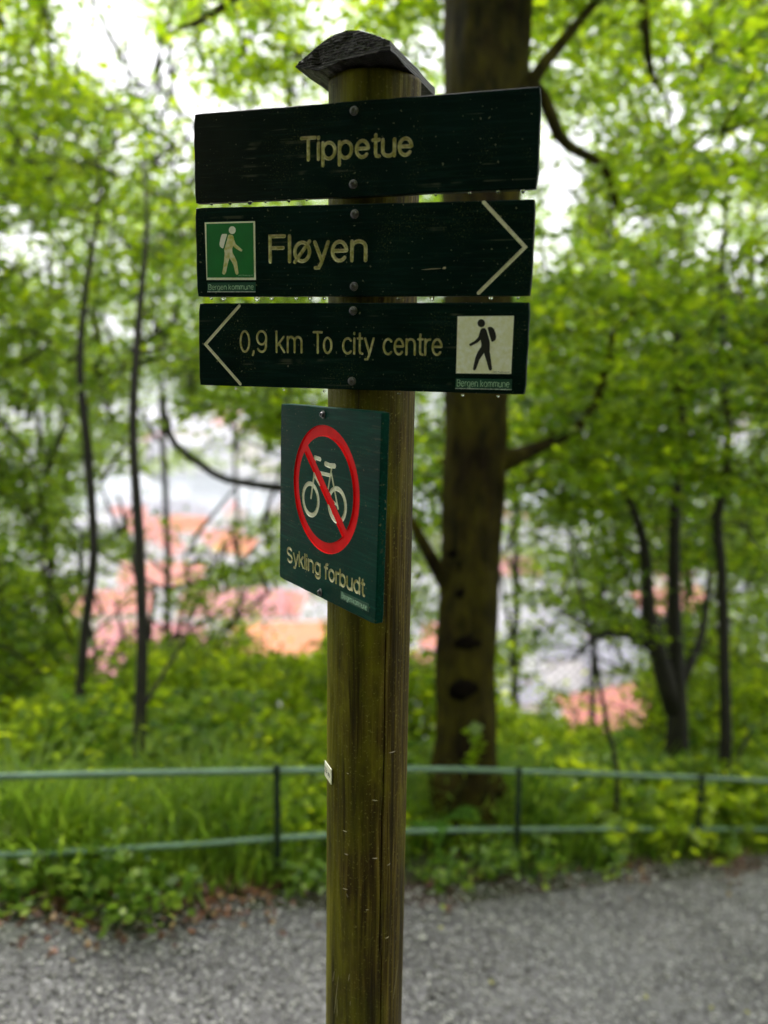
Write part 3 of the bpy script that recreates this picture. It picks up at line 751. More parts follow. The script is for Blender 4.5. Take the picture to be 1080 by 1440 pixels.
tiny(B2, pg, 'AXO Profilering AS', 336, 388.5, 20, M['label_text'])
# chip in the paint of board 2
for (a, c, w) in (((593, 379.5), (620, 377.5), .0004), ((622, 378), (627, 376.5), .0016)):
    mb = MB(); p, q = B2.uv(*a), B2.uv(*c); mb.tube([(p[0], -.0002, p[1]), ((p[0] + q[0]) / 2, -.0004, (p[1] + q[1]) / 2 + .0002), (q[0], -.0002, q[1])], [.0001, w, w * .6], 5); mb.build('paint_chip', M['splinter'], o2)
# board 3
B3 = Board(YAW, .0125, FR)
o3 = board('distance_sign', B3, [(279, 426.5), (745, 425), (738, 555), (280, 541.5)], M['paint'], 'lowest dark green board pointing left, reading 0,9 km To city centre',
      [('lettering', 'carved cream words 0,9 km To city centre', cmat('carved_cream_4'), strokes(B3, ('0,9', 338.5, 494.5, 374.5, 494.8, 29), ('km', 389, 495, 424, 495.5, 29), ('To', 441, 496, 466, 496.5, 29), ('city', 482.5, 497, 524, 497.5, 29), ('centre', 539.5, 498, 620.5, 499, 29), w=.0018, depth=.0022, taper=.5)),
       ('arrow', 'carved chevron pointing left', carvedmat('arrow_white_2', (.95, .92, .84), (.66, .62, .48)), [([B3.uv(336.5, 430), B3.uv(289, 484), B3.uv(338, 540)], .0023, .0014, .85, False)])])
for p in ((497, 437), (495, 536)): screw(B3, o3, *p)
drops(B3, o3, [(330, 546, 2.2), (398, 548, 2.0), (455, 550, 2.0), (560, 553, 2.0), (650, 555.5, 2.2), (700, 557, 2.0)])
pw = bpy.data.objects.new('walker_plate', None); COL.objects.link(pw); pw.parent = o3; pw['label'] = 'white plate with black walking hiker'
g9 = lambda x, y: B3.uv(630 + x / 9, 430 + y / 9)
prism('plate_backing', px2(g9, [(118, 126), (845, 120), (822, 893), (98, 880)]), -.0006, .0003, M['paint'], pw)
prism('plate_face', px2(g9, [(124, 134), (836, 128), (800, 862), (104, 855)]), -.0011, -.0002, M['plate_white'], pw)
prism('walker_head', [g9(423 + 48 * math.cos(t), 221 + 51 * math.sin(t)) for t in np.linspace(0, 2 * math.pi, 22, endpoint=False)], -.0014, -.0008, M['black'], pw)
prism('walker_body', px2(g9, [(430, 285), (470, 282), (490, 310), (510, 380), (530, 450), (532, 500), (530, 580), (545, 680), (560, 800), (550, 818), (525, 818), (515, 790), (490, 700), (458, 598), (400, 680), (378, 740), (355, 805), (335, 818), (318, 805), (325, 760), (350, 650), (380, 580), (420, 520), (425, 490), (415, 430), (380, 465), (330, 490), (285, 512), (268, 495), (280, 478), (340, 445), (385, 400), (400, 350), (410, 310)]), -.0014, -.0008, M['black'], pw)
prism('walker_backpack', px2(g9, [(503, 280), (520, 268), (555, 268), (585, 295), (605, 350), (612, 400), (600, 435), (560, 460), (548, 440), (525, 365)]), -.0014, -.0008, M['black'], pw)
tiny(B3, pw, 'AXO Profilering AS', 693, 524, 24, M['black'])
tape(B3, o3, [(641, 532), (720, 533.5), (719.5, 547.5), (640.5, 545.8)], 'Bergen kommune', (643, 543, 716, 544.5), 9, .00045)
# board 4: no cycling
YAW4 = .9852; B4 = Board(YAW4, .0128, .0641 + .014)
q4 = lambda x, y: B4.uv(390 + x / 6.353, 560 + y / 6.353)
ul, ur = B4.uv(413, 685)[0], B4.uv(505.8, 700)[0]; vt, vb = B4.uv(454, 597)[1], B4.uv(467, 782)[1]
RCu, RCv = (ul + ur) / 2, (vt + vb) / 2; RRu, RRv = (ur - ul) / 2, (vt - vb) / 2
print('ring', RCu, RCv, RRu, RRv)
rw = RRv * .18
ring = [(RCu + (RRu - rw / 2) * math.cos(t), RCv + (RRv - rw / 2) * math.sin(t)) for t in np.linspace(0, 2 * math.pi, 57)]
k7 = .61
sl = [(RCu - k7 * RRu, RCv + k7 * RRv), (RCu + k7 * RRu, RCv - k7 * RRv)]
fw = q4(297, 903); rwh = q4(533, 955); wr = abs(q4(297, 763)[1] - fw[1])
wheel = lambda c: [(c[0] + wr * math.cos(t), c[1] + wr * math.sin(t)) for t in np.linspace(0, 2 * math.pi, 33)]
wh = .0040; D4 = .0013
bike = [(wheel(fw), wh, D4, .7, True), (wheel(rwh), wh, D4, .7, True),
        ([q4(327, 700), q4(300, 890)], .0026, D4, .7, False), ([q4(335, 528), q4(383, 545)], .0036, D4, .7, False), ([q4(340, 535), q4(325, 700)], .0024, D4, .7, False),
        ([q4(430, 585), q4(468, 603), q4(512, 605)], .0042, D4, .7, False), ([q4(485, 625), q4(455, 800), q4(445, 850)], .0022, D4, .7, False),
        ([q4(330, 655), q4(470, 688)], .0032, D4, .7, False), ([q4(480, 660), q4(542, 985)], .0022, D4, .7, False), ([q4(330, 690), q4(440, 880)], .0022, D4, .7, False), ([q4(440, 870), q4(533, 955)], .0022, D4, .7, False)]
o4 = board('no_cycling_sign', B4, [(395, 567), (537, 579.5), (528, 879), (393, 812)], M['paint4'], 'square bottle green board with red ringed crossed out bicycle and Sykling forbudt',
      [('bicycle_symbol', 'carved cream bicycle', M['white_symbol'], bike),
       ('lettering', 'carved cream words Sykling forbudt', cmat('carved_cream_6'), strokes(B4, ('Sykling', 404, 788.5, 450, 808.5, 19.5), ('forbudt', 456.5, 812.5, 511.5, 837.5, 21), w=.0025, depth=.0018, taper=.5)),
       ('prohibition_ring', 'red ring with diagonal bar', M['red'], [(ring, rw / 2, .0021, .9, True), (sl, rw / 2 * .98, .00214, .9, False)])])
for p in ((455, 583), (451, 833)): screw(B4, o4, *p)
tape(B4, o4, [(479.5, 831), (519, 849.5), (519, 861), (479, 842)], 'Bergen kommune', (481.5, 840.5, 517, 858), 7.5, .0006, False)

# text curves become meshes so that each carries a mask of its own
for o in [x for x in bpy.data.objects if x.type == 'FONT']:
    dg = bpy.context.evaluated_depsgraph_get(); mm = bpy.data.meshes.new_from_object(o.evaluated_get(dg), depsgraph=dg)
    nm = o.name.split('.')[0]; pr = o.parent; ml = o.matrix_local.copy(); bpy.data.objects.remove(o)
    c = bpy.data.objects.new(nm, mm); COL.objects.link(c); c.parent = pr; c.matrix_local = ml

# ------------------------------------------------------------------ railing
def interp_rail(x): return Vector((x, float(np.interp(x, RX, RY)), float(np.interp(x, RX, RZv))))
fpts = smooth_pts([tuple(p) for p in rail], .1)
fr0 = rail[3 + 3]
rt = empty('railing', (0, 0, 0), 'low green two-rail metal railing running along the far edge of the path', 'railing')
mb = MB(); mb.tube([Vector((p[0], p[1], p[2] + .003 * math.sin(p[0] * 4))) for p in fpts], .0135, 10, .05); r1 = mb.build('rail', M['rail'], rt, True); r1['label'] = 'upper green rail'
mb = MB(); mb.tube([Vector((p[0], p[1], p[2] - .305 + .004 * math.sin(p[0] * 3 + 1))) for p in fpts], .0135, 10, .05); r2 = mb.build('rail', M['rail'], rt, True); r2['label'] = 'lower green rail'
def xz_at(px):
    best = min(fpts, key=lambda p: abs(topix(np.array([p]))[0][0] - px)); return best
postx = [xz_at(390)[0], xz_at(730)[0], xz_at(985)[0]]
st = postx[2] - postx[1]
postx = [postx[0] - 1.12 * k for k in (4, 3, 2, 1)] + postx + [postx[2] + st * k for k in (1, 2, 3)]
for k, x in enumerate(postx):
    p = interp_rail(x); g = float(ground(p.x, p.y)); mb = MB(); dx, dy = .013, .005
    mb.box(-dx, dx, -dy, dy, g - .15, p.z + .035)
    q = mb.build('railing_post', M['railpost'], rt); q.location = (p.x, p.y - .022, 0); q.rotation_euler = (0, R(random.uniform(-1, 1)), R(random.uniform(-14, 14)))

# ------------------------------------------------------------------ foliage
# openings between the crowns (seen from the path): where the photograph shows sky, harbour or town
OPEN = [(130, 30, 70, 60, .97), (215, 105, 90, 45, .92), (300, 170, 80, 42, .9), (320, 60, 80, 30, .5), (400, 135, 50, 40, .6), (30, 25, 35, 22, .6), (250, 240, 30, 30, .5),
        (790, 285, 30, 62, .95), (795, 240, 36, 40, .8), (760, 200, 22, 30, .5), (935, 150, 34, 40, .9), (960, 85, 30, 30, .6), (1020, 200, 60, 24, .7), (880, 315, 45, 30, .6), (990, 300, 50, 22, .5), (1050, 385, 45, 34, .75), (775, 355, 40, 24, .6),
        (1000, 20, 36, 26, .5), (60, 370, 45, 24, .8), (30, 340, 30, 24, .6),
        (225, 590, 30, 70, .9), (305, 615, 75, 40, .8), (340, 690, 105, 50, .96), (230, 708, 110, 48, .95), (150, 725, 50, 28, .75), (60, 590, 60, 18, .6), (385, 645, 36, 32, .75),
        (155, 850, 52, 58, .9), (225, 800, 48, 44, .88), (215, 870, 46, 44, .9), (150, 930, 44, 46, .9), (310, 765, 70, 26, .75), (395, 848, 66, 36, .95), (325, 840, 40, 30, .6), (412, 890, 62, 36, .99), (280, 880, 40, 22, .6),
        (846, 992, 92, 52, 1.0), (790, 935, 70, 30, .9), (865, 915, 46, 28, .85), (740, 985, 40, 30, .8), (780, 870, 40, 20, .5), (716, 780, 22, 30, .7), (930, 840, 40, 40, .6), (1045, 620, 34, 50, .7), (985, 590, 16, 40, .35), (1000, 830, 60, 22, .5), (880, 400, 24, 14, .5), (1000, 560, 16, 16, .5),
        (595, 560, 24, 30, .4), (600, 700, 24, 24, .45), (595, 905, 20, 40, .5), (620, 60, 30, 30, .4), (600, 110, 26, 24, .3)]
OA = np.array(OPEN, float)
def keep(P, soft=1.0):
    x, y, z = topix(P); k = np.ones(len(P)); Pn = P * 2.4
    wob = .11 * (np.sin(Pn[:, 0] * 3.1 + 2 * np.sin(Pn[:, 2] * 2.3)) + np.sin(Pn[:, 2] * 4.7 + 1.7 * np.sin(Pn[:, 0] * 1.9 + Pn[:, 1]))) + rng.normal(0, .07, len(P))
    for (cx, cy, ax, ay, s) in OA:
        r = np.sqrt(((x - cx) / ax) ** 2 + ((y - cy) / ay) ** 2); k *= 1 - (s * (.88 if cy < 450 else .97)) * soft * np.clip((1.2 - r - wob) / .55, 0, 1)
    bad = (z < 2.4) & (x > -200) & (x < 1280) & (y > -400) & (y < 1800)
    k[bad] = 0
    return k
def leaf_quads(C, size, tilt=.75, ratio=.62, droop=.25):
    n = len(C); s = size * rng.uniform(.65, 1.25, n)
    N = np.stack([rng.normal(0, tilt, n), rng.normal(0, tilt, n), np.ones(n)], 1); N /= np.linalg.norm(N, axis=1)[:, None]
    a = rng.uniform(0, 2 * np.pi, n); A = np.stack([np.cos(a), np.sin(a), -droop * np.ones(n)], 1)
    A -= N * (A * N).sum(1)[:, None]; A /= np.linalg.norm(A, axis=1)[:, None] + 1e-9; B = np.cross(N, A)
    L_ = A * s[:, None]; W_ = B * (s * ratio)[:, None] / 1
    return np.stack([C - L_ * .5, C - L_ * .05 + W_ * .5, C + L_ * .5, C - L_ * .05 - W_ * .5], 1)
def sprays(cent, rad, n, size, flat=.28, soft=1.0, filt=True):
    cs = []
    for c, r_ in zip(cent, rad):
        m_ = int(n * rng.uniform(.6, 1.4)); u = rng.normal(0, .5, (m_, 3)); u[:, 2] *= flat
        u[:, 2] -= .18 * (u[:, 0] ** 2 + u[:, 1] ** 2); cs.append(c + u * r_)
    P = np.concatenate(cs)
    if filt: P = P[rng.random(len(P)) < keep(P, soft)]
    return leaf_quads(P, size)
def pxpt(t): return at(t[0], t[1], t[2])
def skeleton(mb, limbs, cents, twig=.010, nodes0=None):
    nodes = []
    for lb in limbs:
        pts = smooth_pts([(*pxpt(p), p[3]) if len(p) == 4 and not isinstance(p, np.ndarray) else p for p in lb], .15)
        mb.tube([Vector(p[:3]) for p in pts], [max(.004, p[3]) for p in pts], 9 if pts[0][3] < .1 else 40, .16)
        nodes += [p[:3] for p in pts]
    nodes = np.array(nodes); 
    if cents is None or not len(cents): return nodes
    dist = np.array([np.min(np.linalg.norm(nodes - c, axis=1)) for c in cents]); order = np.argsort(dist)
    for i in order:
        c = cents[i]; dd = np.linalg.norm(nodes - c, axis=1) + np.maximum(0, nodes[:, 2] - c[2]) * .8; j = int(np.argmin(dd)); a = nodes[j]
        if dist[i] > 4.5: continue
        mid = (a + c) / 2 + np.array([rng.normal(0, .06), rng.normal(0, .06), .08 * dist[i]])
        r0 = min(.03, twig * (.5 + .5 * dist[i])); mb.tube([Vector(a), Vector(mid), Vector(c)], [r0, r0 * .6, .003], 4)
        nodes = np.vstack([nodes, mid[None], c[None]])
    return nodes
def pick(boxes, n):
    """sample spray centres inside boxes (x0,x1,y0,y1,Z0,Z1,weight)"""
    w = np.array([b_[6] * (b_[1] - b_[0]) * (b_[3] - b_[2]) for b_ in boxes], float); w /= w.sum(); out = []
    while len(out) < n:
        b_ = boxes[rng.choice(len(boxes), p=w)]; px, py, Z = rng.uniform(b_[0], b_[1]), rng.uniform(b_[2], b_[3]), rng.uniform(b_[4], b_[5])
        p = np.array(at(px, py, Z))
        if p[2] < float(ground(p[0], p[1])) + .25: continue
        nz = mnoise.noise(Vector(p) * .85) + .5 * mnoise.noise(Vector(p) * 2.1)
        if rng.random() > np.clip(.62 + 1.9 * nz, .04, 1): continue
        if rng.random() < keep(p[None], .8)[0] + .03: out.append(p)
    return np.array(out)
def tree(name, label, limbs, boxes, nsp, rad, nleaf, size, bark='bark_dark', leaf='leaf', group=None, cat='tree', soft=1.0):
    base = Vector(pxpt(limbs[0][0])); g = float(ground(base.x, base.y)); 
    l0 = [np.array([*pxpt(p), p[3]]) for p in limbs[0]]
    if l0[0][2] > g + .02: l0 = [np.array([l0[0][0] + .02, l0[0][1], g - .1, l0[0][3] * 1.25])] + l0
    limbs = [l0] + [[np.array([*pxpt(p), p[3]]) for p in lb] for lb in limbs[1:]]
    cents = pick(boxes, nsp) if nsp else None
    root = empty(name, (base.x, base.y, g), label, cat, group)
    mb = MB(); skeleton(mb, limbs, cents)
    off = Vector((base.x, base.y, g)); mb.v = [(v[0] - off.x, v[1] - off.y, v[2] - off.z) for v in mb.v]
    mb.build('trunk', M[bark], root, True)
    if nsp:
        Vq = sprays(cents, rng.uniform(rad * .7, rad * 1.3, len(cents)), nleaf, size, soft=soft) - np.array(off)
        c = link('crown', quads('crown', Vq), root, M[leaf]); TOT.append(len(Vq))
    return root
TOT = []
# large mossy tree just behind the railing
bigtree = tree('mossy_tree', 'thick mossy trunk of the large tree just behind the railing', [
      [(650, 1175, 4.35, .24), (652, 1110, 4.35, .185), (654, 1040, 4.33, .160), (655, 960, 4.32, .152), (660, 860, 4.3, .150), (664, 700, 4.25, .153), (668, 560, 4.2, .158), (676, 300, 4.15, .185), (682, 60, 4.1, .205), (690, -150, 4.1, .20), (700, -500, 4.3, .13), (715, -900, 4.6, .07)],
      [(645, 850, 4.3, .05), (615, 800, 4.2, .035), (588, 750, 4.1, .026), (560, 700, 4.0, .015)],
      [(700, 650, 4.2, .06), (760, 628, 4.4, .034), (820, 595, 4.6, .028), (850, 530, 4.7, .022), (862, 470, 4.8, .014)],
      [(690, 230, 4.1, .06), (745, 120, 4.0, .035), (790, 60, 4.0, .026), (840, 0, 4.0, .02), (900, -60, 4.1, .015)],
      [(720, 90, 4.1, .05), (765, 140, 4.1, .034), (785, 190, 4.1, .030), (810, 212, 4.2, .026), (850, 235, 4.3, .022), (866, 290, 4.4, .016)],
      [(900, -60, 4.3, .03), (908, 40, 4.4, .024), (915, 100, 4.5, .018), (930, 130, 4.6, .010)],
      [(640, 1090, 4.25, .10), (625, 1130, 4.2, .07), (640, 1175, 4.15, .045)], [(670, 1080, 4.3, .10), (700, 1115, 4.35, .06), (715, 1140, 4.4, .04)],
      [(690, -60, 4.1, .09), (560, -110, 3.9, .05), (400, -60, 4.0, .03), (300, 20, 4.2, .018), (250, 40, 4.3, .01)]],
     [(740, 1200, -160, 420, 3.6, 6.5, 1.0), (560, 760, -160, 60, 3.4, 6, .6), (330, 620, -150, 110, 4.0, 6.5, .7), (700, 1150, 380, 700, 4.2, 6.8, 1.1), (570, 640, 560, 780, 4.4, 6, .7)], 500, .34, 58, .070, 'bark')
# shadow blotches on the big trunk, shade put in as flush dark patches
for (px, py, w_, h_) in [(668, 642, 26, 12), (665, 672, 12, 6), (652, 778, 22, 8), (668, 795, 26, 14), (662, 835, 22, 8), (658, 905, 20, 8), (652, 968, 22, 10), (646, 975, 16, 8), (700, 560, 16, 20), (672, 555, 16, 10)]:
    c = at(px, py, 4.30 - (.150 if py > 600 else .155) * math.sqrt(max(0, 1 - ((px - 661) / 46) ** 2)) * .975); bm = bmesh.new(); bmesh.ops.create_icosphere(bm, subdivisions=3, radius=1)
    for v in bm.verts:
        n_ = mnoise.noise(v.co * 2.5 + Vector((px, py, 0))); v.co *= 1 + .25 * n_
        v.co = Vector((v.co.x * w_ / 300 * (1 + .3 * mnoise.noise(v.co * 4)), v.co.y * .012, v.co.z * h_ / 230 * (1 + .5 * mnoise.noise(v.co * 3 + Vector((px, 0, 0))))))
    k = link('shade_blotch', bmmesh('shade_blotch', bm), bigtree, M['shade_blotch'], True)
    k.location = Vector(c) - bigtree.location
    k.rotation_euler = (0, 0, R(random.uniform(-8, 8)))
LB = [(-160, 430, -160, 330, 4.6, 9, 1), (-160, 440, 330, 560, 4.8, 9, 1.2), (-160, 260, 560, 1000, 5.4, 8.5, .8), (260, 450, 540, 720, 5, 8, .5), (230, 420, 730, 1000, 5.4, 7.5, .9)]
tree('slender_tree', 'slender dark trunk left of centre, passing behind both rails', [[(193, 1135, 4.1, .034), (198, 1000, 4.1, .030), (200, 880, 4.1, .027), (196, 760, 4.1, .025), (187, 600, 4.1, .021), (195, 450, 4.15, .018), (207, 320, 4.2, .011), (200, 230, 4.3, .006)]],
     LB, 345, .36, 64, .068, group=None)
tree('slender_tree', 'thin crooked trunk left of the slender dark one', [[(110, 1050, 4.7, .032), (118, 900, 4.7, .027), (132, 780, 4.7, .025), (122, 620, 4.7, .025), (112, 520, 4.7, .022), (122, 400, 4.75, .017), (140, 280, 4.8, .009), (135, 200, 4.9, .005)]],
     LB, 345, .38, 64, .070)
tree('slender_tree', 'faint thin trunk at the left border of the view', [[(22, 1060, 6, .030), (14, 920, 6, .028), (2, 860, 6, .026), (-20, 650, 6, .024), (-30, 400, 6, .02)]],
     [(-220, 120, -100, 1000, 4.8, 8, 1)], 180, .38, 60, .075)
tree('leaning_tree', 'leaning branch curving down to the no cycling board', [[(228, 560, 5.0, .020), (232, 590, 5.0, .020), (246, 625, 5.0, .022), (285, 655, 4.9, .022), (320, 675, 4.9, .022), (390, 686, 4.8, .024), (470, 700, 4.8, .028), (530, 780, 4.7, .032), (530, 920, 4.6, .034), (520, 1100, 4.6, .038)][::-1]],
     [(220, 430, 560, 660, 4.5, 6, 1), (560, 640, 550, 1000, 4.8, 6, .6)], 60, .26, 50, .06)
RB = [(700, 1240, -100, 420, 5.5, 9, .8), (690, 1240, 400, 800, 5.6, 9, 1.25), (710, 1240, 780, 1010, 5.9, 9, .9)]
tree('forked_tree', 'dark tree forking low into two stems beside the salmon roof', [[(952, 1050, 5.453, 0.0786), (952, 960, 5.453, 0.0573), (948, 850, 5.453, 0.0462), (950, 700, 5.453, 0.0352), (960, 590, 5.453, 0.0277), (952, 470, 5.453, 0.0203), (945, 360, 5.453, 0.0093)],
      [(948, 1000, 5.453, 0.0648), (928, 930, 5.404, 0.0601), (912, 860, 5.355, 0.0462), (905, 760, 5.355, 0.0333), (880, 690, 5.355, 0.0203), (860, 640, 5.355, 0.0093)],
      [(924, 915, 5.404, 0.0462), (890, 893, 5.355, 0.0314), (850, 891, 5.257, 0.0241), (822, 908, 5.16, 0.013), (805, 930, 5.16, 0.0073)], [(955, 960, 5.453, 0.037), (985, 900, 5.55, 0.0241), (1000, 800, 5.647, 0.0166)]],
     RB, 345, .38, 64, .070)
tree('slender_tree', 'tall thin dark trunk near the right border', [[(1020, 1040, 5.16, 0.037), (1018, 900, 5.16, 0.0333), (1014, 790, 5.16, 0.0314), (1008, 730, 5.16, 0.0296), (1024, 640, 5.16, 0.0268), (1018, 520, 5.16, 0.0222), (1014, 420, 5.16, 0.0166), (1020, 300, 5.16, 0.0093)]],
     RB, 345, .36, 66, .070)
tree('sapling', 'thin leaning sapling in front of the salmon roof', [[(868, 1085, 4.5, .013), (855, 1030, 4.5, .012), (845, 970, 4.5, .011), (832, 900, 4.5, .010), (820, 850, 4.5, .008), (800, 760, 4.5, .006)]],
     [(760, 900, 780, 900, 5, 6.2, 1)], 16, .25, 40, .06)
# trees further down the slope: crowns rise behind the near ones
back = [(-60, 10.5), (70, 14), (230, 12), (330, 19), (480, 13), (560, 16), (720, 12), (830, 15), (960, 11.5), (1060, 17), (1180, 12.5), (-260, 11), (-480, 13), (1350, 12)]
BKL = ['low', 'pale', 'bushy', 'distant', 'broad', 'rounded', 'loose', 'tall', 'dense', 'far', 'wide', 'leafy', 'airy', 'full']
BKP = ['left of everything at the border', 'below the left border trunk', 'between the two slender left trunks', 'over the harbour view', 'directly behind the post', 'between the post and the mossy trunk', 'right of the mossy trunk', 'above the salmon roof', 'behind the forked dark tree', 'between forked tree and right border', 'at the right border', 'beyond the left border of the view', 'well beyond the left border', 'beyond the right border of the view']
for (px, Z), a_, c_ in zip(back, BKL, BKP):
    w = 190 * 12 / Z
    tree('background_tree', f'{a_} blurred green tree on the slope {c_}', [[(px, 1100, Z, .07), (px + 6, 800, Z, .05), (px - 4, 500, Z, .035), (px + 8, 200, Z, .015)]],
         [(px - w, px + w, 250, 720, Z - 1.5, Z + 2.5, 1), (px - w, px + w, 720, 980, Z - 1.5, Z + 2, .6), (px - w, px + w, -120, 250, Z - 1.5, Z + 2, .25)], 118, .085 * Z ** .75, 85, .028 * Z ** .6, leaf='leaf_far', group='trees on the slope behind the railing')
# shrubs filling the slope below the view
SH = [(-40, 5.4, 1.1), (60, 6.6, 1.5), (130, 5.0, .9), (250, 6.4, 1.5), (300, 5.2, 1.0), (380, 7.0, 1.9), (440, 5.6, 1.4), (520, 6.5, 1.6), (590, 5.5, 1.1), (720, 5.4, .9), (770, 6.4, 1.2), (820, 5.4, .8), (900, 6.2, 1.2), (950, 5.4, 1.0), (1010, 6.6, 1.5), (1070, 5.6, 1.2), (1140, 6.0, 1.3), (180, 7.6, 2.0), (0, 7.8, 2.0), (660, 7.2, 1.6), (880, 7.4, 1.3), (1040, 8, 2.2)]
sw = ['bushy', 'leafy', 'bright green', 'tangled', 'rounded', 'low', 'dense', 'spreading']
SHP = ['at the left edge of the view behind the rails', 'behind the crooked left trunk', 'just behind the rails below the crooked trunk', 'right of the slender dark trunk', 'close behind the rails right of the slender trunk', 'high up below the orange roof',
       'right behind the slim railing post', 'partly hidden by the signpost', 'between signpost and mossy trunk', 'close right of the mossy trunk', 'under the left corner of the salmon roof', 'close behind the rails below the salmon roof', 'below the middle of the salmon roof',
       'at the foot of the forked tree', 'under the tall thin right trunk', 'at the right border close to the rails', 'outside the right border', 'farther back between the two slender left trunks', 'farther back at the left border', 'farther back behind the mossy trunk', 'farther back under the salmon roof', 'farther back at the right border']
SH = [(a_, b_ + (.5 if a_ < 600 else .9), c_ * (1.15 if a_ < 200 else .98 if a_ < 600 else .8)) for a_, b_, c_ in SH]
for i, (px, Z, h_) in enumerate(SH):
    p = at(px, 1100, Z); gz = float(ground(p.x, p.y)); root = empty('shrub', (p.x, p.y, gz), 'x', 'shrub', 'shrubs on the slope behind the railing')
    root['label'] = f"{sw[i % 8]} shrub on the slope " + SHP[i]
    n = 26; C = np.stack([rng.normal(0, .36, n), rng.normal(0, .36, n), rng.uniform(.15, 1, n) * h_], 1)
    C[:, :2] *= (1.1 - .5 * (C[:, 2:] / h_)); C += np.array([p.x, p.y, gz])
    mb = MB()
    for c in C[:16]:
        b_ = Vector((p.x + rng.normal(0, .05), p.y + rng.normal(0, .05), gz - .05)); mb.tube([b_, b_.lerp(Vector(c), .5) + Vector((0, 0, .1)), Vector(c)], [.012, .008, .003], 4)
    off = Vector((p.x, p.y, gz)); mb.v = [tuple(Vector(v) - off) for v in mb.v]; mb.build('stem', M['bark_dark'], root)
    Vq = sprays(C, rng.uniform(.22, .42, n), 130, .078, flat=.5, soft=1.0) - np.array(off); TOT.append(len(Vq))
    link('foliage', quads('foliage', Vq), root, M['shrub'])

HB = [(20, 4.3, .5), (95, 4.0, .42), (150, 4.6, .6), (215, 4.1, .45), (285, 4.5, .55), (345, 4.2, .42), (430, 4.6, .5), (585, 4.5, .5), (630, 5.2, .5), (725, 4.9, .5), (790, 4.7, .45), (850, 5.3, .6), (910, 5.0, .45), (965, 5.2, .5), (1020, 5.2, .55), (1065, 5.5, .6)]
HL = ['at the left border between the rails', 'behind the lower rail below the crooked trunk', 'left of the slender trunk between the rails', 'right at the foot of the slender trunk', 'between slender trunk and slim railing post', 'just left of the slim railing post', 'between slim railing post and signpost', 'right of the signpost between the rails', 'at the left root of the mossy trunk', 'behind the middle railing post', 'right of the middle railing post', 'halfway between the two right railing posts', 'left of the right railing post', 'just behind the right railing post', 'right of the right railing post', 'at the right border between the rails']
HB = [(a_, b_ + (.35 if a_ < 450 else 0), c_ * (1.15 if a_ < 450 else .75)) for a_, b_, c_ in HB]
for i, (px, Z, h_) in enumerate(HB):
    p = at(px, 1150, Z); gz = float(ground(p.x, p.y)); root = empty('leafy_herb', (p.x, p.y, gz), 'leafy green herb clump ' + HL[i], 'plant', 'herb clumps behind the railing')
    n = 22; C = np.stack([rng.normal(0, .24, n), rng.normal(0, .16, n), rng.uniform(.2, 1, n) * h_], 1); mb = MB()
    for c in C: mb.tube([Vector((c[0] * .2, c[1] * .2, -.04)), Vector(c * .55), Vector(c)], [.004, .003, .002], 4)
    mb.build('stem', M['fern'], root)
    Vq = sprays(C + np.array([p.x, p.y, gz]), rng.uniform(.12, .22, n), 34, [.085, .06, .1, .07][i % 4], flat=.4, soft=1.0) - np.array([p.x, p.y, gz]); link('foliage', quads('foliage', Vq), root, M[['shrub', 'grass'][i % 2]])
# ------------------------------------------------------------------ ground cover beside and beyond the railing
def scatter(n, y0, y1, xr=(-3.6, 4.4)):
    x = rng.uniform(*xr, n); t = rng.random(n); e = edge_y(x); y = e + y0 + (y1 - y0) * t; return x, y, ground(x, y)
x, y, z = scatter(30000, .08, .95, (-4.2, 5)); n = len(x)
cl = np.array([mnoise.noise(Vector((a * 2.1, b_ * 2.1, 4))) for a, b_ in zip(x, y)]); d = y - edge_y(x)
dens = np.clip((d + .02) / .22, .05, 1) * np.clip(.75 + 1.6 * cl, .1, 1); kp = rng.random(n) < dens; x, y, z, cl, d = x[kp], y[kp], z[kp], cl[kp], d[kp]; n = len(x)
h = rng.uniform(.07, .28, n) * np.clip(.45 + d * 1.5, .45, 1.25) * (1 + .8 * cl)
a = rng.uniform(0, 2 * np.pi, n); lean = rng.uniform(.1, .9, n) * h; wd = rng.uniform(.003, .010, n)
base = np.stack([x, y, z - .01], 1); dirv = np.stack([np.cos(a), np.sin(a), np.zeros(n)], 1); side_ = np.stack([-np.sin(a), np.cos(a), np.zeros(n)], 1) * wd[:, None]
mid = base + dirv * (lean * .3)[:, None] + np.array([0, 0, 1]) * (h * .65)[:, None]; tip = base + dirv * lean[:, None] + np.array([0, 0, 1]) * h[:, None]
Vg = np.concatenate([np.stack([base - side_, base + side_, mid + side_ * .8, mid - side_ * .8], 1), np.stack([mid - side_ * .8, mid + side_ * .8, tip + side_ * .1, tip - side_ * .1], 1)])
props(link('grass', quads('grass', Vg), mat=M['grass']), 'fresh green grass along the railing', kind='stuff')
# low leafy plants
x, y, z = scatter(60000, .24, 5.5, (-5, 6.5)); cl = np.array([mnoise.noise(Vector((a_ * 1.6, b_ * 1.6, 14))) for a_, b_ in zip(x, y)]); d = y - edge_y(x)
kp = rng.random(len(x)) < np.clip(.55 + 1.8 * cl, .05, 1) * np.clip(d / .35, .1, 1); x, y, z, d = x[kp], y[kp], z[kp], d[kp]
P = np.stack([x, y, z + rng.uniform(.03, .16, len(x)) + rng.uniform(0, .38, len(x)) * np.clip(d - .35, 0, 1)], 1)
P = np.repeat(P, 2, 0) + rng.normal(0, .03, (len(P) * 2, 3))
P = P[rng.random(len(P)) < keep(P)]
props(link('undergrowth', quads('undergrowth', leaf_quads(P, .066, .75)), mat=M['shrub']), 'low leafy plants covering the slope', kind='stuff')
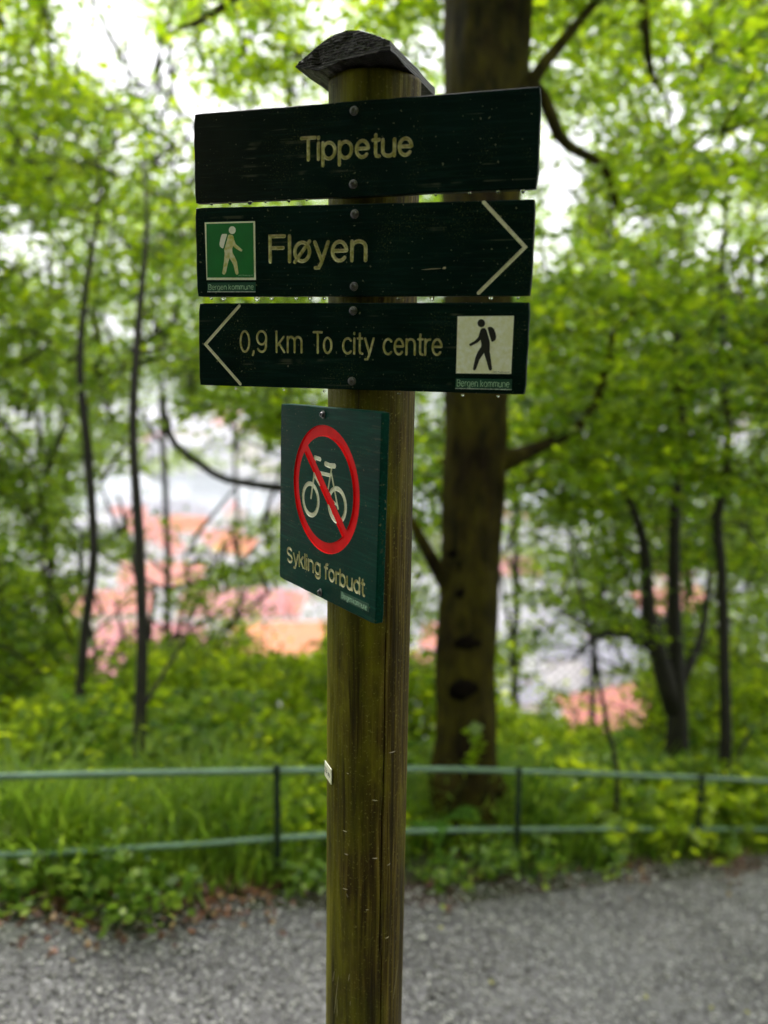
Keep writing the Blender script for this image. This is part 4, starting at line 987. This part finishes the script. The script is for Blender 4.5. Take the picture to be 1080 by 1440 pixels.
# dead leaves and litter along the path edge
n = 6000; x = rng.uniform(-3.4, 4.2, n); d = rng.normal(.06, .12, n); y = edge_y(x) + d
cl = np.array([mnoise.noise(Vector((a_ * 2.3, 5, 3))) for a_ in x]); kp = rng.random(n) < np.clip(.12 + 1.6 * cl + .5 * (x < -.35), .03, 1); x, y, d = x[kp], y[kp], d[kp]
z = np.maximum(ground(x, y), b_of(x) + .012) + rng.uniform(.004, .02, len(x))
props(link('leaf_litter', quads('leaf_litter', leaf_quads(np.stack([x, y, z], 1), .036, .35)), mat=M['litter']), 'brown and reddish dead leaves at the path edge', kind='stuff')
# loose chips on the path
oct_v = np.array([[1, 0, 0], [-1, 0, 0], [0, 1, 0], [0, -1, 0], [0, 0, 1], [0, 0, -1]], float); oct_f = [(0, 2, 4), (2, 1, 4), (1, 3, 4), (3, 0, 4), (2, 0, 5), (1, 2, 5), (3, 1, 5), (0, 3, 5)]
n = 30000; x = rng.uniform(-2.2, 3.4, n); y = edge_y(x) - np.abs(rng.normal(0, .75, n)) + .05; kp = y > 1.3; x, y = x[kp], y[kp]; n = len(x)
s = rng.gamma(3, .0013, n) + .0022; jit = rng.uniform(.6, 1.3, (n, 6, 1)); sc = np.stack([s, s * rng.uniform(.6, 1, n), s * rng.uniform(.4, .8, n)], 1)[:, None]
an = rng.uniform(0, 6.28, n); Rm = np.zeros((n, 3, 3)); Rm[:, 0, 0] = np.cos(an); Rm[:, 0, 1] = -np.sin(an); Rm[:, 1, 0] = np.sin(an); Rm[:, 1, 1] = np.cos(an); Rm[:, 2, 2] = 1
Vs = np.einsum('nij,nkj->nki', Rm, oct_v[None] * jit * sc) + np.stack([x, y, b_of(x) + .018], 1)[:, None]
F = (np.array(oct_f)[None] + (np.arange(n) * 6)[:, None, None]).reshape(-1, 3)
me = bpy.data.meshes.new('gravel'); me.vertices.add(n * 6); me.vertices.foreach_set('co', Vs.reshape(-1)); me.loops.add(len(F) * 3); me.loops.foreach_set('vertex_index', F.reshape(-1).astype(np.int32))
me.polygons.add(len(F)); me.polygons.foreach_set('loop_start', np.arange(0, len(F) * 3, 3, dtype=np.int32)); me.update(calc_edges=True)
props(link('gravel', me, mat=M['chips']), 'loose pale gravel scattered over the path', kind='stuff')

# ferns and verge plants
def fern_at(px, py, Z, h_, label, nfr=9):
    p = at(px, py, Z); gz = float(ground(p.x, p.y)); root = empty('fern', (p.x, p.y, gz), label, 'fern', 'ferns behind the railing')
    for k in range(nfr):
        a0 = 2 * math.pi * k / nfr + random.uniform(-.3, .3); Lf = h_ * random.uniform(.85, 1.25); qs = []
        for j in range(26):
            t = (j + 3) / 29; hd = Lf * (t * .75); vz = Lf * (.95 * t - .62 * t * t * t); wl = Lf * .20 * math.sin(math.pi * min(1, t * .92 + .08)) + .006
            c = np.array([math.cos(a0) * hd, math.sin(a0) * hd, vz])
            for sg in (1, -1):
                sd_ = np.array([-math.sin(a0), math.cos(a0), -.15]) * sg * wl; fw_ = np.array([math.cos(a0), math.sin(a0), 0]) * Lf * .016
                tip = c + sd_ + fw_ * 1.5; qs.append([c - fw_, c + sd_ * .5 - fw_ * .6, tip, c + sd_ * .5 + fw_ * 1.4])
        link('frond', quads('frond', np.array(qs)), root, M['fern'])
for i, (px, py, Z, h_, lb) in enumerate([(250, 1180, 4.1, .45, 'fern arching above the lower rail, left of the slim railing post'), (90, 1190, 4.0, .42, 'feathery fern behind the lower rail near the left border'), (930, 1080, 5.6, .6, 'wide pale fern under the forked tree'), (1030, 1085, 5.7, .6, 'fern near the right border behind the upper rail'),
                                  (840, 1120, 5.0, .45, 'fern between the mossy trunk and the right railing post'), (590, 1170, 4.2, .4, 'fern just right of the signpost behind the rails'), (350, 1150, 4.6, .45, 'fern rising between the rails left of the signpost'), (770, 1150, 4.8, .4, 'small fern right of the middle railing post'), (160, 1120, 4.8, .5, 'tall fern between the rails, below the slender trunk')]):
    fern_at(px, py, Z, h_, lb)
def weed_at(px, py, h_, n, label, size=.05, dy=0):
    p = hit(px, py); p.y += dy; gz = max(float(ground(p.x, p.y)), float(b_of(p.x))); root = empty('weed', (p.x, p.y, gz), label, 'weed', 'leafy weeds on the verge')
    mb = MB(); tips = []
    for k in range(n):
        a0 = random.uniform(0, 6.28); r_ = random.uniform(.02, .16); t = Vector((math.cos(a0) * r_, math.sin(a0) * r_, h_ * random.uniform(.4, 1)))
        mb.tube([Vector((0, 0, -.02)), t * .5 + Vector((0, 0, .03)), t], [.002, .0018, .001], 4); tips.append(t)
    mb.build('stem', M['fern'], root)
    P = np.repeat(np.array([tuple(t) for t in tips]), 5, 0) + rng.normal(0, .028, (n * 5, 3)) ; link('foliage', quads('foliage', leaf_quads(P, size, .5, .7)), root, M['grass'])
for a_ in [(180, 1296, .16, 26, 'bushy green weed hanging over the path edge on the left'), (120, 1270, .20, 20, 'leafy weed at the path edge left of the bushy one'), (240, 1280, .14, 14, 'small weed right of the bushy one'), (20, 1275, .12, 18, 'leafy weed at the left border of the verge'),
           (440, 1250, .14, 16, 'weed between the slim railing post and the signpost'), (400, 1240, .10, 8, 'tiny weed at the foot of the slim railing post'), (745, 1235, .16, 20, 'weed at the foot of the middle railing post'), (620, 1250, .14, 16, 'weed at the verge right of the signpost'), (690, 1240, .2, 22, 'rounded weed below the mossy trunk'), (860, 1222, .15, 18, 'weed on the verge before the right railing post'), (1010, 1205, .16, 20, 'weed on the verge near the right border')]:
    weed_at(*a_)
# long pale grass blades flopped over the edge
for k, (px, py, ex, ey) in enumerate([(275, 1285, 258, 1225), (345, 1265, 330, 1225), (372, 1240, 335, 1250), (292, 1290, 268, 1255)]):
    a = hit(px, py); c = hit(ex, ey); mb = MB()
    m_ = (a + c) / 2 + Vector((0, 0, .05)); V_ = []
    pts = smooth_pts([tuple(a + Vector((0, 0, .01))), tuple(m_), tuple(c + Vector((0, 0, .02)))], .03)
    off = a.copy(); s_ = (c - a).cross(Vector((0, 0, 1))).normalized() * .007
    for i, q in enumerate(pts): w_ = math.sin(math.pi * (i + .4) / len(pts)); V_ += [Vector(q) - off - s_ * w_, Vector(q) - off + s_ * w_ + Vector((0, 0, .002))]
    mb.add(V_, [(2 * i, 2 * i + 1, 2 * i + 3, 2 * i + 2) for i in range(len(pts) - 1)])
    o = mb.build('grass_blade', M['grass']); o.location = off; props(o, ['long pale grass blade lying toward the path, leftmost', 'long pale blade flopped over beside the slim railing post', 'yellowish blade lying at the foot of the slim railing post', 'short pale blade lying right of the leftmost long one'][k], 'grass blade', 'flopped grass blades')
YL = simple('yellow_leaf', (.42, .40, .04), .5)
for k, (px, py, lb) in enumerate([(620, 1313, 'yellow leaf on the path just right of the signpost'), (908, 1410, 'pale yellow leaf near the bottom of the path'), (1050, 1432, 'yellowish leaf in the bottom right corner of the path'), (1000, 1425, 'green yellow leaf near the bottom right corner'), (690, 1390, 'tiny yellowish leaf lying mid path')]):
    p = hit(px, py); s = .011; V_ = [(-s, 0, 0), (-s * .3, s * .55, .003), (s * .5, s * .45, .004), (s * 1.2, 0, .001), (s * .5, -s * .45, .004), (-s * .3, -s * .55, .003), (0, 0, 0)]
    o = link('fallen_leaf', pmesh('fallen_leaf', V_, [(6, (i + 1) % 6, i) for i in range(6)]), None, YL); o.location = (p.x, p.y, float(b_of(p.x)) + .026); o.rotation_euler = (0, 0, k * 1.3); props(o, lb, 'leaf', 'fallen leaves on the path')
# sprout of light leaves on the mossy trunk
c = at(665, 1050, 4.10); iv = empty('ivy_sprig', c, 'light green leafy sprig on the lower part of the mossy trunk', 'ivy')
mb = MB(); mb.tube([Vector((0, .02, -.12)), Vector((.01, 0, -.02)), Vector((-.01, -.01, .10))], [.003, .002, .001], 5); mb.build('stem', M['fern'], iv)
for k in range(13):
    z_ = -.10 + .017 * k; lq = leaf_quads(np.array([[rng.normal(0, .025), -.015, z_]]), .075, 1.0, .85); link('leaf', quads('leaf', lq), iv, M['leaf'])

# ------------------------------------------------------------------ woodland behind and around the viewer (the hillside the sign stands on)
def wood(n, R0, R1, H0, H1, nl, size, seedm):
    u = rng.normal(0, 1, (nl, 3)); u /= np.linalg.norm(u, axis=1)[:, None]; r_ = rng.random(nl) ** .45
    P = u * r_[:, None] * np.array([R1, R1, (H1 - H0) / 2]); P[:, 2] += (H0 + H1) / 2
    f = np.array([mnoise.noise(Vector(p) * .9 + Vector((seedm, 0, 0))) for p in P]); P = P[f > -.12]
    return quads('crown', leaf_quads(P, size, .8))
cm1 = wood(0, 1, 3.4, 2.2, 9.5, 16000, .17, 1); cm1.materials.append(M['leaf_far'])
tm = MB(); tm.tube([Vector((0, 0, -.4)), Vector((.05, 0, 2)), Vector((-.05, .05, 5)), Vector((0, 0, 8.5))], [.2, .15, .11, .04], 10, .1); tmm = tm.mesh('trunk'); tmm.materials.append(M['bark_dark']); tmm.shade_smooth()
for k, (x, y) in enumerate([(-4.5, -3), (-1.2, -4.5), (2.4, -3.4), (6, -4.5), (-7.5, .3), (-8, -5.5), (8.5, -1.2), (0.8, -8.5), (-4.5, -9), (5, -9), (-6.5, 4.2), (8.2, 4.8)]):
    r_ = empty('hillside_tree', (x, y, float(ground(x, y))), 'broad green tree ' + ['left on the bank behind', 'close behind', 'right close behind', 'far right behind', 'level with the viewer on the left of', 'far left behind', 'level with and right of', 'straight up the bank behind', 'high up left behind', 'high up right behind', 'out of view left of', 'out of view right of'][k] + ' the viewer', 'tree', 'trees on the bank behind the viewer'); r_.rotation_euler = (0, 0, k * 1.7); r_.scale = (1, 1, .9 + .05 * (k % 5))
    for mm, nm in ((cm1, 'crown'), (tmm, 'trunk')):
        c = bpy.data.objects.new(nm, mm); COL.objects.link(c); c.parent = r_

# ------------------------------------------------------------------ town below
def house_parts(Lx, Wy, Hw, Hr, kroof, kwall, seed):
    rnd = random.Random(seed); wl = MB(); wl.box(-Lx / 2, Lx / 2, -Wy / 2, Wy / 2, 0, Hw)
    wl.add([(-Lx / 2, -Wy / 2, Hw), (-Lx / 2, Wy / 2, Hw), (-Lx / 2, 0, Hw + Hr), (Lx / 2, -Wy / 2, Hw), (Lx / 2, Wy / 2, Hw), (Lx / 2, 0, Hw + Hr)], [(0, 2, 1), (3, 4, 5)])
    rf = MB(); e = .5; t = .35; sl = Hr / (Wy / 2)
    for sg in (-1, 1):
        y0, y1 = sg * (Wy / 2 + e), 0; z0, z1 = Hw - sl * e, Hw + Hr
        rf.add([(-Lx / 2 - e, y0, z0), (Lx / 2 + e, y0, z0), (Lx / 2 + e, y1, z1), (-Lx / 2 - e, y1, z1), (-Lx / 2 - e, y0, z0 + t), (Lx / 2 + e, y0, z0 + t), (Lx / 2 + e, y1, z1 + t), (-Lx / 2 - e, y1, z1 + t)],
               [(0, 3, 2, 1), (4, 5, 6, 7), (0, 1, 5, 4), (1, 2, 6, 5), (2, 3, 7, 6), (3, 0, 4, 7)])
    ch = MB(); cx = Lx * .25; ch.box(cx - .5, cx + .5, -.5, .5, Hw + Hr * .6, Hw + Hr + 1.4)
    dm = MB()
    wn = MB(); ns = max(1, int(Hw / 3)); nb = max(2, int(Lx / 2.8)); nw = max(2, int(Wy / 3))
    for s in range(ns):
        z = 1.0 + s * 3
        for j in range(nb):
            x = -Lx / 2 + Lx * (j + .5) / nb
            for yy in (-1, 1): wn.box(x - .5, x + .5, yy * (Wy / 2) - .04, yy * (Wy / 2) + .04, z, z + 1.5)
        for j in range(nw):
            y = -Wy / 2 + Wy * (j + .5) / nw
            for xx in (-1, 1): wn.box(xx * (Lx / 2) - .04, xx * (Lx / 2) + .04, y - .5, y + .5, z, z + 1.5)
    out = []
    for mb_, nm, mt in ((wl, 'wall', WALL[kwall]), (rf, 'roof', ROOF[kroof]), (ch, 'chimney', M['chimney']), (wn, 'window_panes', M['pane'])):
        me = mb_.mesh(nm); me.materials.append(mt); out.append((nm, me))
    return out
def place_house(parts, x, y, rot, label, group, z=None, s=1):
    r_ = empty('house', (x, y, float(ground(x, y)) - .5 if z is None else z), label, 'house', group); r_.rotation_euler = (0, 0, rot); r_.scale = (s, s, s); roof = None
    for nm, me in parts:
        c = bpy.data.objects.new(nm, me); COL.objects.link(c); c.parent = roof if nm == 'chimney' else r_
        if nm == 'roof': roof = c
        if nm == 'window_panes': c['kind'] = 'stuff'
    return r_
def town(px, py, h=8):
    d = raydir(px, py); t = (-100 + h - HC) / d.z; return CAMP + d * t
used = []
def key(px, py, Lx, Wy, Hw, Hr, kr, kw, rot, label, h=None):
    p = town(px, py, (Hw + Hr * .6) if h is None else h); used.append((p.x, p.y, max(Lx, Wy) * .6)); place_house(house_parts(Lx, Wy, Hw, Hr, kr, kw, px), p.x, p.y, R(rot), label, None)
key(412, 885, 40, 26, 9, 7, 'orange', 'cream', 8, 'big bright orange roofed house just left of the post')
key(858, 985, 34, 24, 8, 10, 'salmon', 'white', 24, 'large salmon roofed house with white gable between the mossy trunk and forked tree')
key(140, 925, 26, 18, 10, 6, 'rose', 'cream', 12, 'rose roofed house low on the left behind the crooked trunk')
key(215, 885, 34, 20, 9, 7, 'rose', 'white', -4, 'rose roofed house between the two slender left trunks')
key(230, 798, 34, 20, 9, 7, 'salmon', 'white', 6, 'salmon roofed house below the harbour, right of the slender trunk')
key(330, 838, 38, 20, 10, 7, 'rose', 'white', 0, 'long rose roofed house halfway between slender trunk and post')
key(290, 905, 22, 14, 8, 6, 'rose', 'grey', 24, 'rose roofed house peeping over the shrubs left of the orange one')
key(395, 838, 22, 16, 9, 6, 'salmon', 'white', -20, 'salmon roofed house behind the orange roof')
key(150, 838, 32, 18, 9, 6, 'salmon', 'cream', 10, 'salmon roofed house above the rose one on the left')
key(800, 900, 24, 18, 12, 4, 'grey', 'white', 10, 'white walled house with slate roof above the salmon roof')
key(875, 915, 22, 16, 10, 5, 'grey', 'grey', -15, 'grey house above the salmon roof next to the branch')
key(722, 965, 18, 14, 9, 3, 'grey', 'white', 15, 'white house right beside the mossy trunk')
key(720, 790, 24, 16, 9, 6, 'rose', 'white', 0, 'rose roof visible right next to the mossy trunk')
key(935, 835, 30, 18, 9, 7, 'salmon', 'white', 14, 'salmon roof seen through the forked tree')
protos = [house_parts(*a_) for a_ in [(20, 13, 9, 6, 'salmon', 'white', 1), (24, 14, 11, 5, 'grey', 'white', 2), (16, 12, 8, 6, 'rose', 'cream', 3), (30, 16, 13, 5, 'grey', 'cream', 4), (22, 13, 9, 7, 'orange', 'white', 5), (36, 18, 12, 3, 'grey', 'grey', 6)]]
PL = ['white walled town house with salmon roof, far below', 'white town house with slate roof, far below', 'cream town house with rose roof, far below', 'cream town block with slate roof, far below', 'white walled town house with orange roof, far below', 'grey town block with slate roof, far below']
cnt = 0
def where(x, y, far=False):
    px = topix(np.array([[x, y, -92.]]))[0][0]
    h_ = [(0, 'beyond the left border'), (60, 'at the left border'), (120, 'by the crooked trunk'), (185, 'between the left trunks'), (260, 'right of the slender trunk'), (330, 'under the leaning branch'), (400, 'left of the no cycling board'), (460, 'just left of the post'), (585, 'behind the post'), (625, 'between post and mossy trunk'), (700, 'behind the mossy trunk'), (760, 'right of the mossy trunk'), (830, 'left of the forked tree'), (900, 'by the arching branch'), (960, 'behind the forked tree'), (1010, 'between the right trunks'), (1080, 'at the right border'), (9999, 'beyond the right border')]
    w_ = next(t for e, t in h_ if px < e); rows = [(250, 'nearest row'), (300, 'second row'), (340, 'third row'), (390, 'middle rows'), (440, 'rows near the quay'), (600, 'quay row'), (900, 'first row over water'), (1150, 'middle row over water'), (9999, 'farthest row')]
    return w_ + ', ' + next(t for e, t in rows if y < e)
for yy in np.arange(215, 520, 27):
    for xx in np.arange(-.5 * yy, .52 * yy, 32):
        x, y = xx + rng.uniform(-6, 6), yy + rng.uniform(-5, 5)
        if any(math.hypot(x - u[0], y - u[1]) < u[2] + 13 for u in used): continue
        kk = keep(np.array([[x, y, -92.]]))[0]
        if kk > .62 and rng.random() > .12: continue
        i = int(rng.choice(6, p=[.25, .22, .2, .13, .08, .12])); place_house(protos[i], x, y, rng.uniform(-.5, .5) + (1.57 if rng.random() < .3 else 0), PL[i].replace(', far below', '').replace('walled ', '').replace('town ', '') + ' ' + where(x, y), 'town houses of kind ' + PL[i].split(',')[0]); cnt += 1
for yy in np.arange(760, 1450, 75):
    for xx in np.arange(-.5 * yy, .52 * yy, 70):
        x, y = xx + rng.uniform(-20, 20), yy + rng.uniform(-20, 20); kk = keep(np.array([[x, y, -92.]]))[0]
        if kk > .55: continue
        i = int(rng.choice(6, p=[.2, .22, .15, .2, .03, .2])); place_house(protos[i], x, y, rng.uniform(-.5, .5), PL[i].replace(', far below', '').replace('walled ', '') + ' ' + where(x, y), 'houses across the harbour, ' + PL[i].split(',')[0], s=1.5); cnt += 1
byl = {}
for o in bpy.data.objects:
    if o.get('category') == 'house': byl.setdefault(o['label'], []).append(o)
for lb, os_ in byl.items():
    if len(os_) > 1:
        os_.sort(key=lambda o: topix(np.array([o.location[:]]))[0][0]); w_ = ['leftmost', 'rightmost'] if len(os_) == 2 else ['leftmost', 'second', 'third', 'fourth', 'fifth', 'sixth'][:len(os_) - 1] + ['rightmost']
        if len(os_) > 7: continue
        for o, t_ in zip(os_, w_): o['label'] = t_ + ' ' + lb.replace(' town ', ' ')
print('leaves', sum(TOT), 'houses', cnt)

# ------------------------------------------------------------------ haze: the damp air over the town
HD = .00040
hm = bpy.data.materials.new('haze_air'); hm.use_nodes = True; hn = hm.node_tree; hn.nodes.clear(); ho = hn.nodes.new('ShaderNodeOutputMaterial'); hv = hn.nodes.new('ShaderNodeVolumePrincipled')
hv.inputs['Color'].default_value = (.93, .94, .98, 1); hv.inputs['Density'].default_value = HD; hv.inputs['Anisotropy'].default_value = .2; hn.links.new(hv.outputs[0], ho.inputs['Volume'])
mb = MB(); mb.box(-3300, 3300, -120, 5600, -107, 300); hz = mb.build('haze', hm); props(hz, kind='stuff')
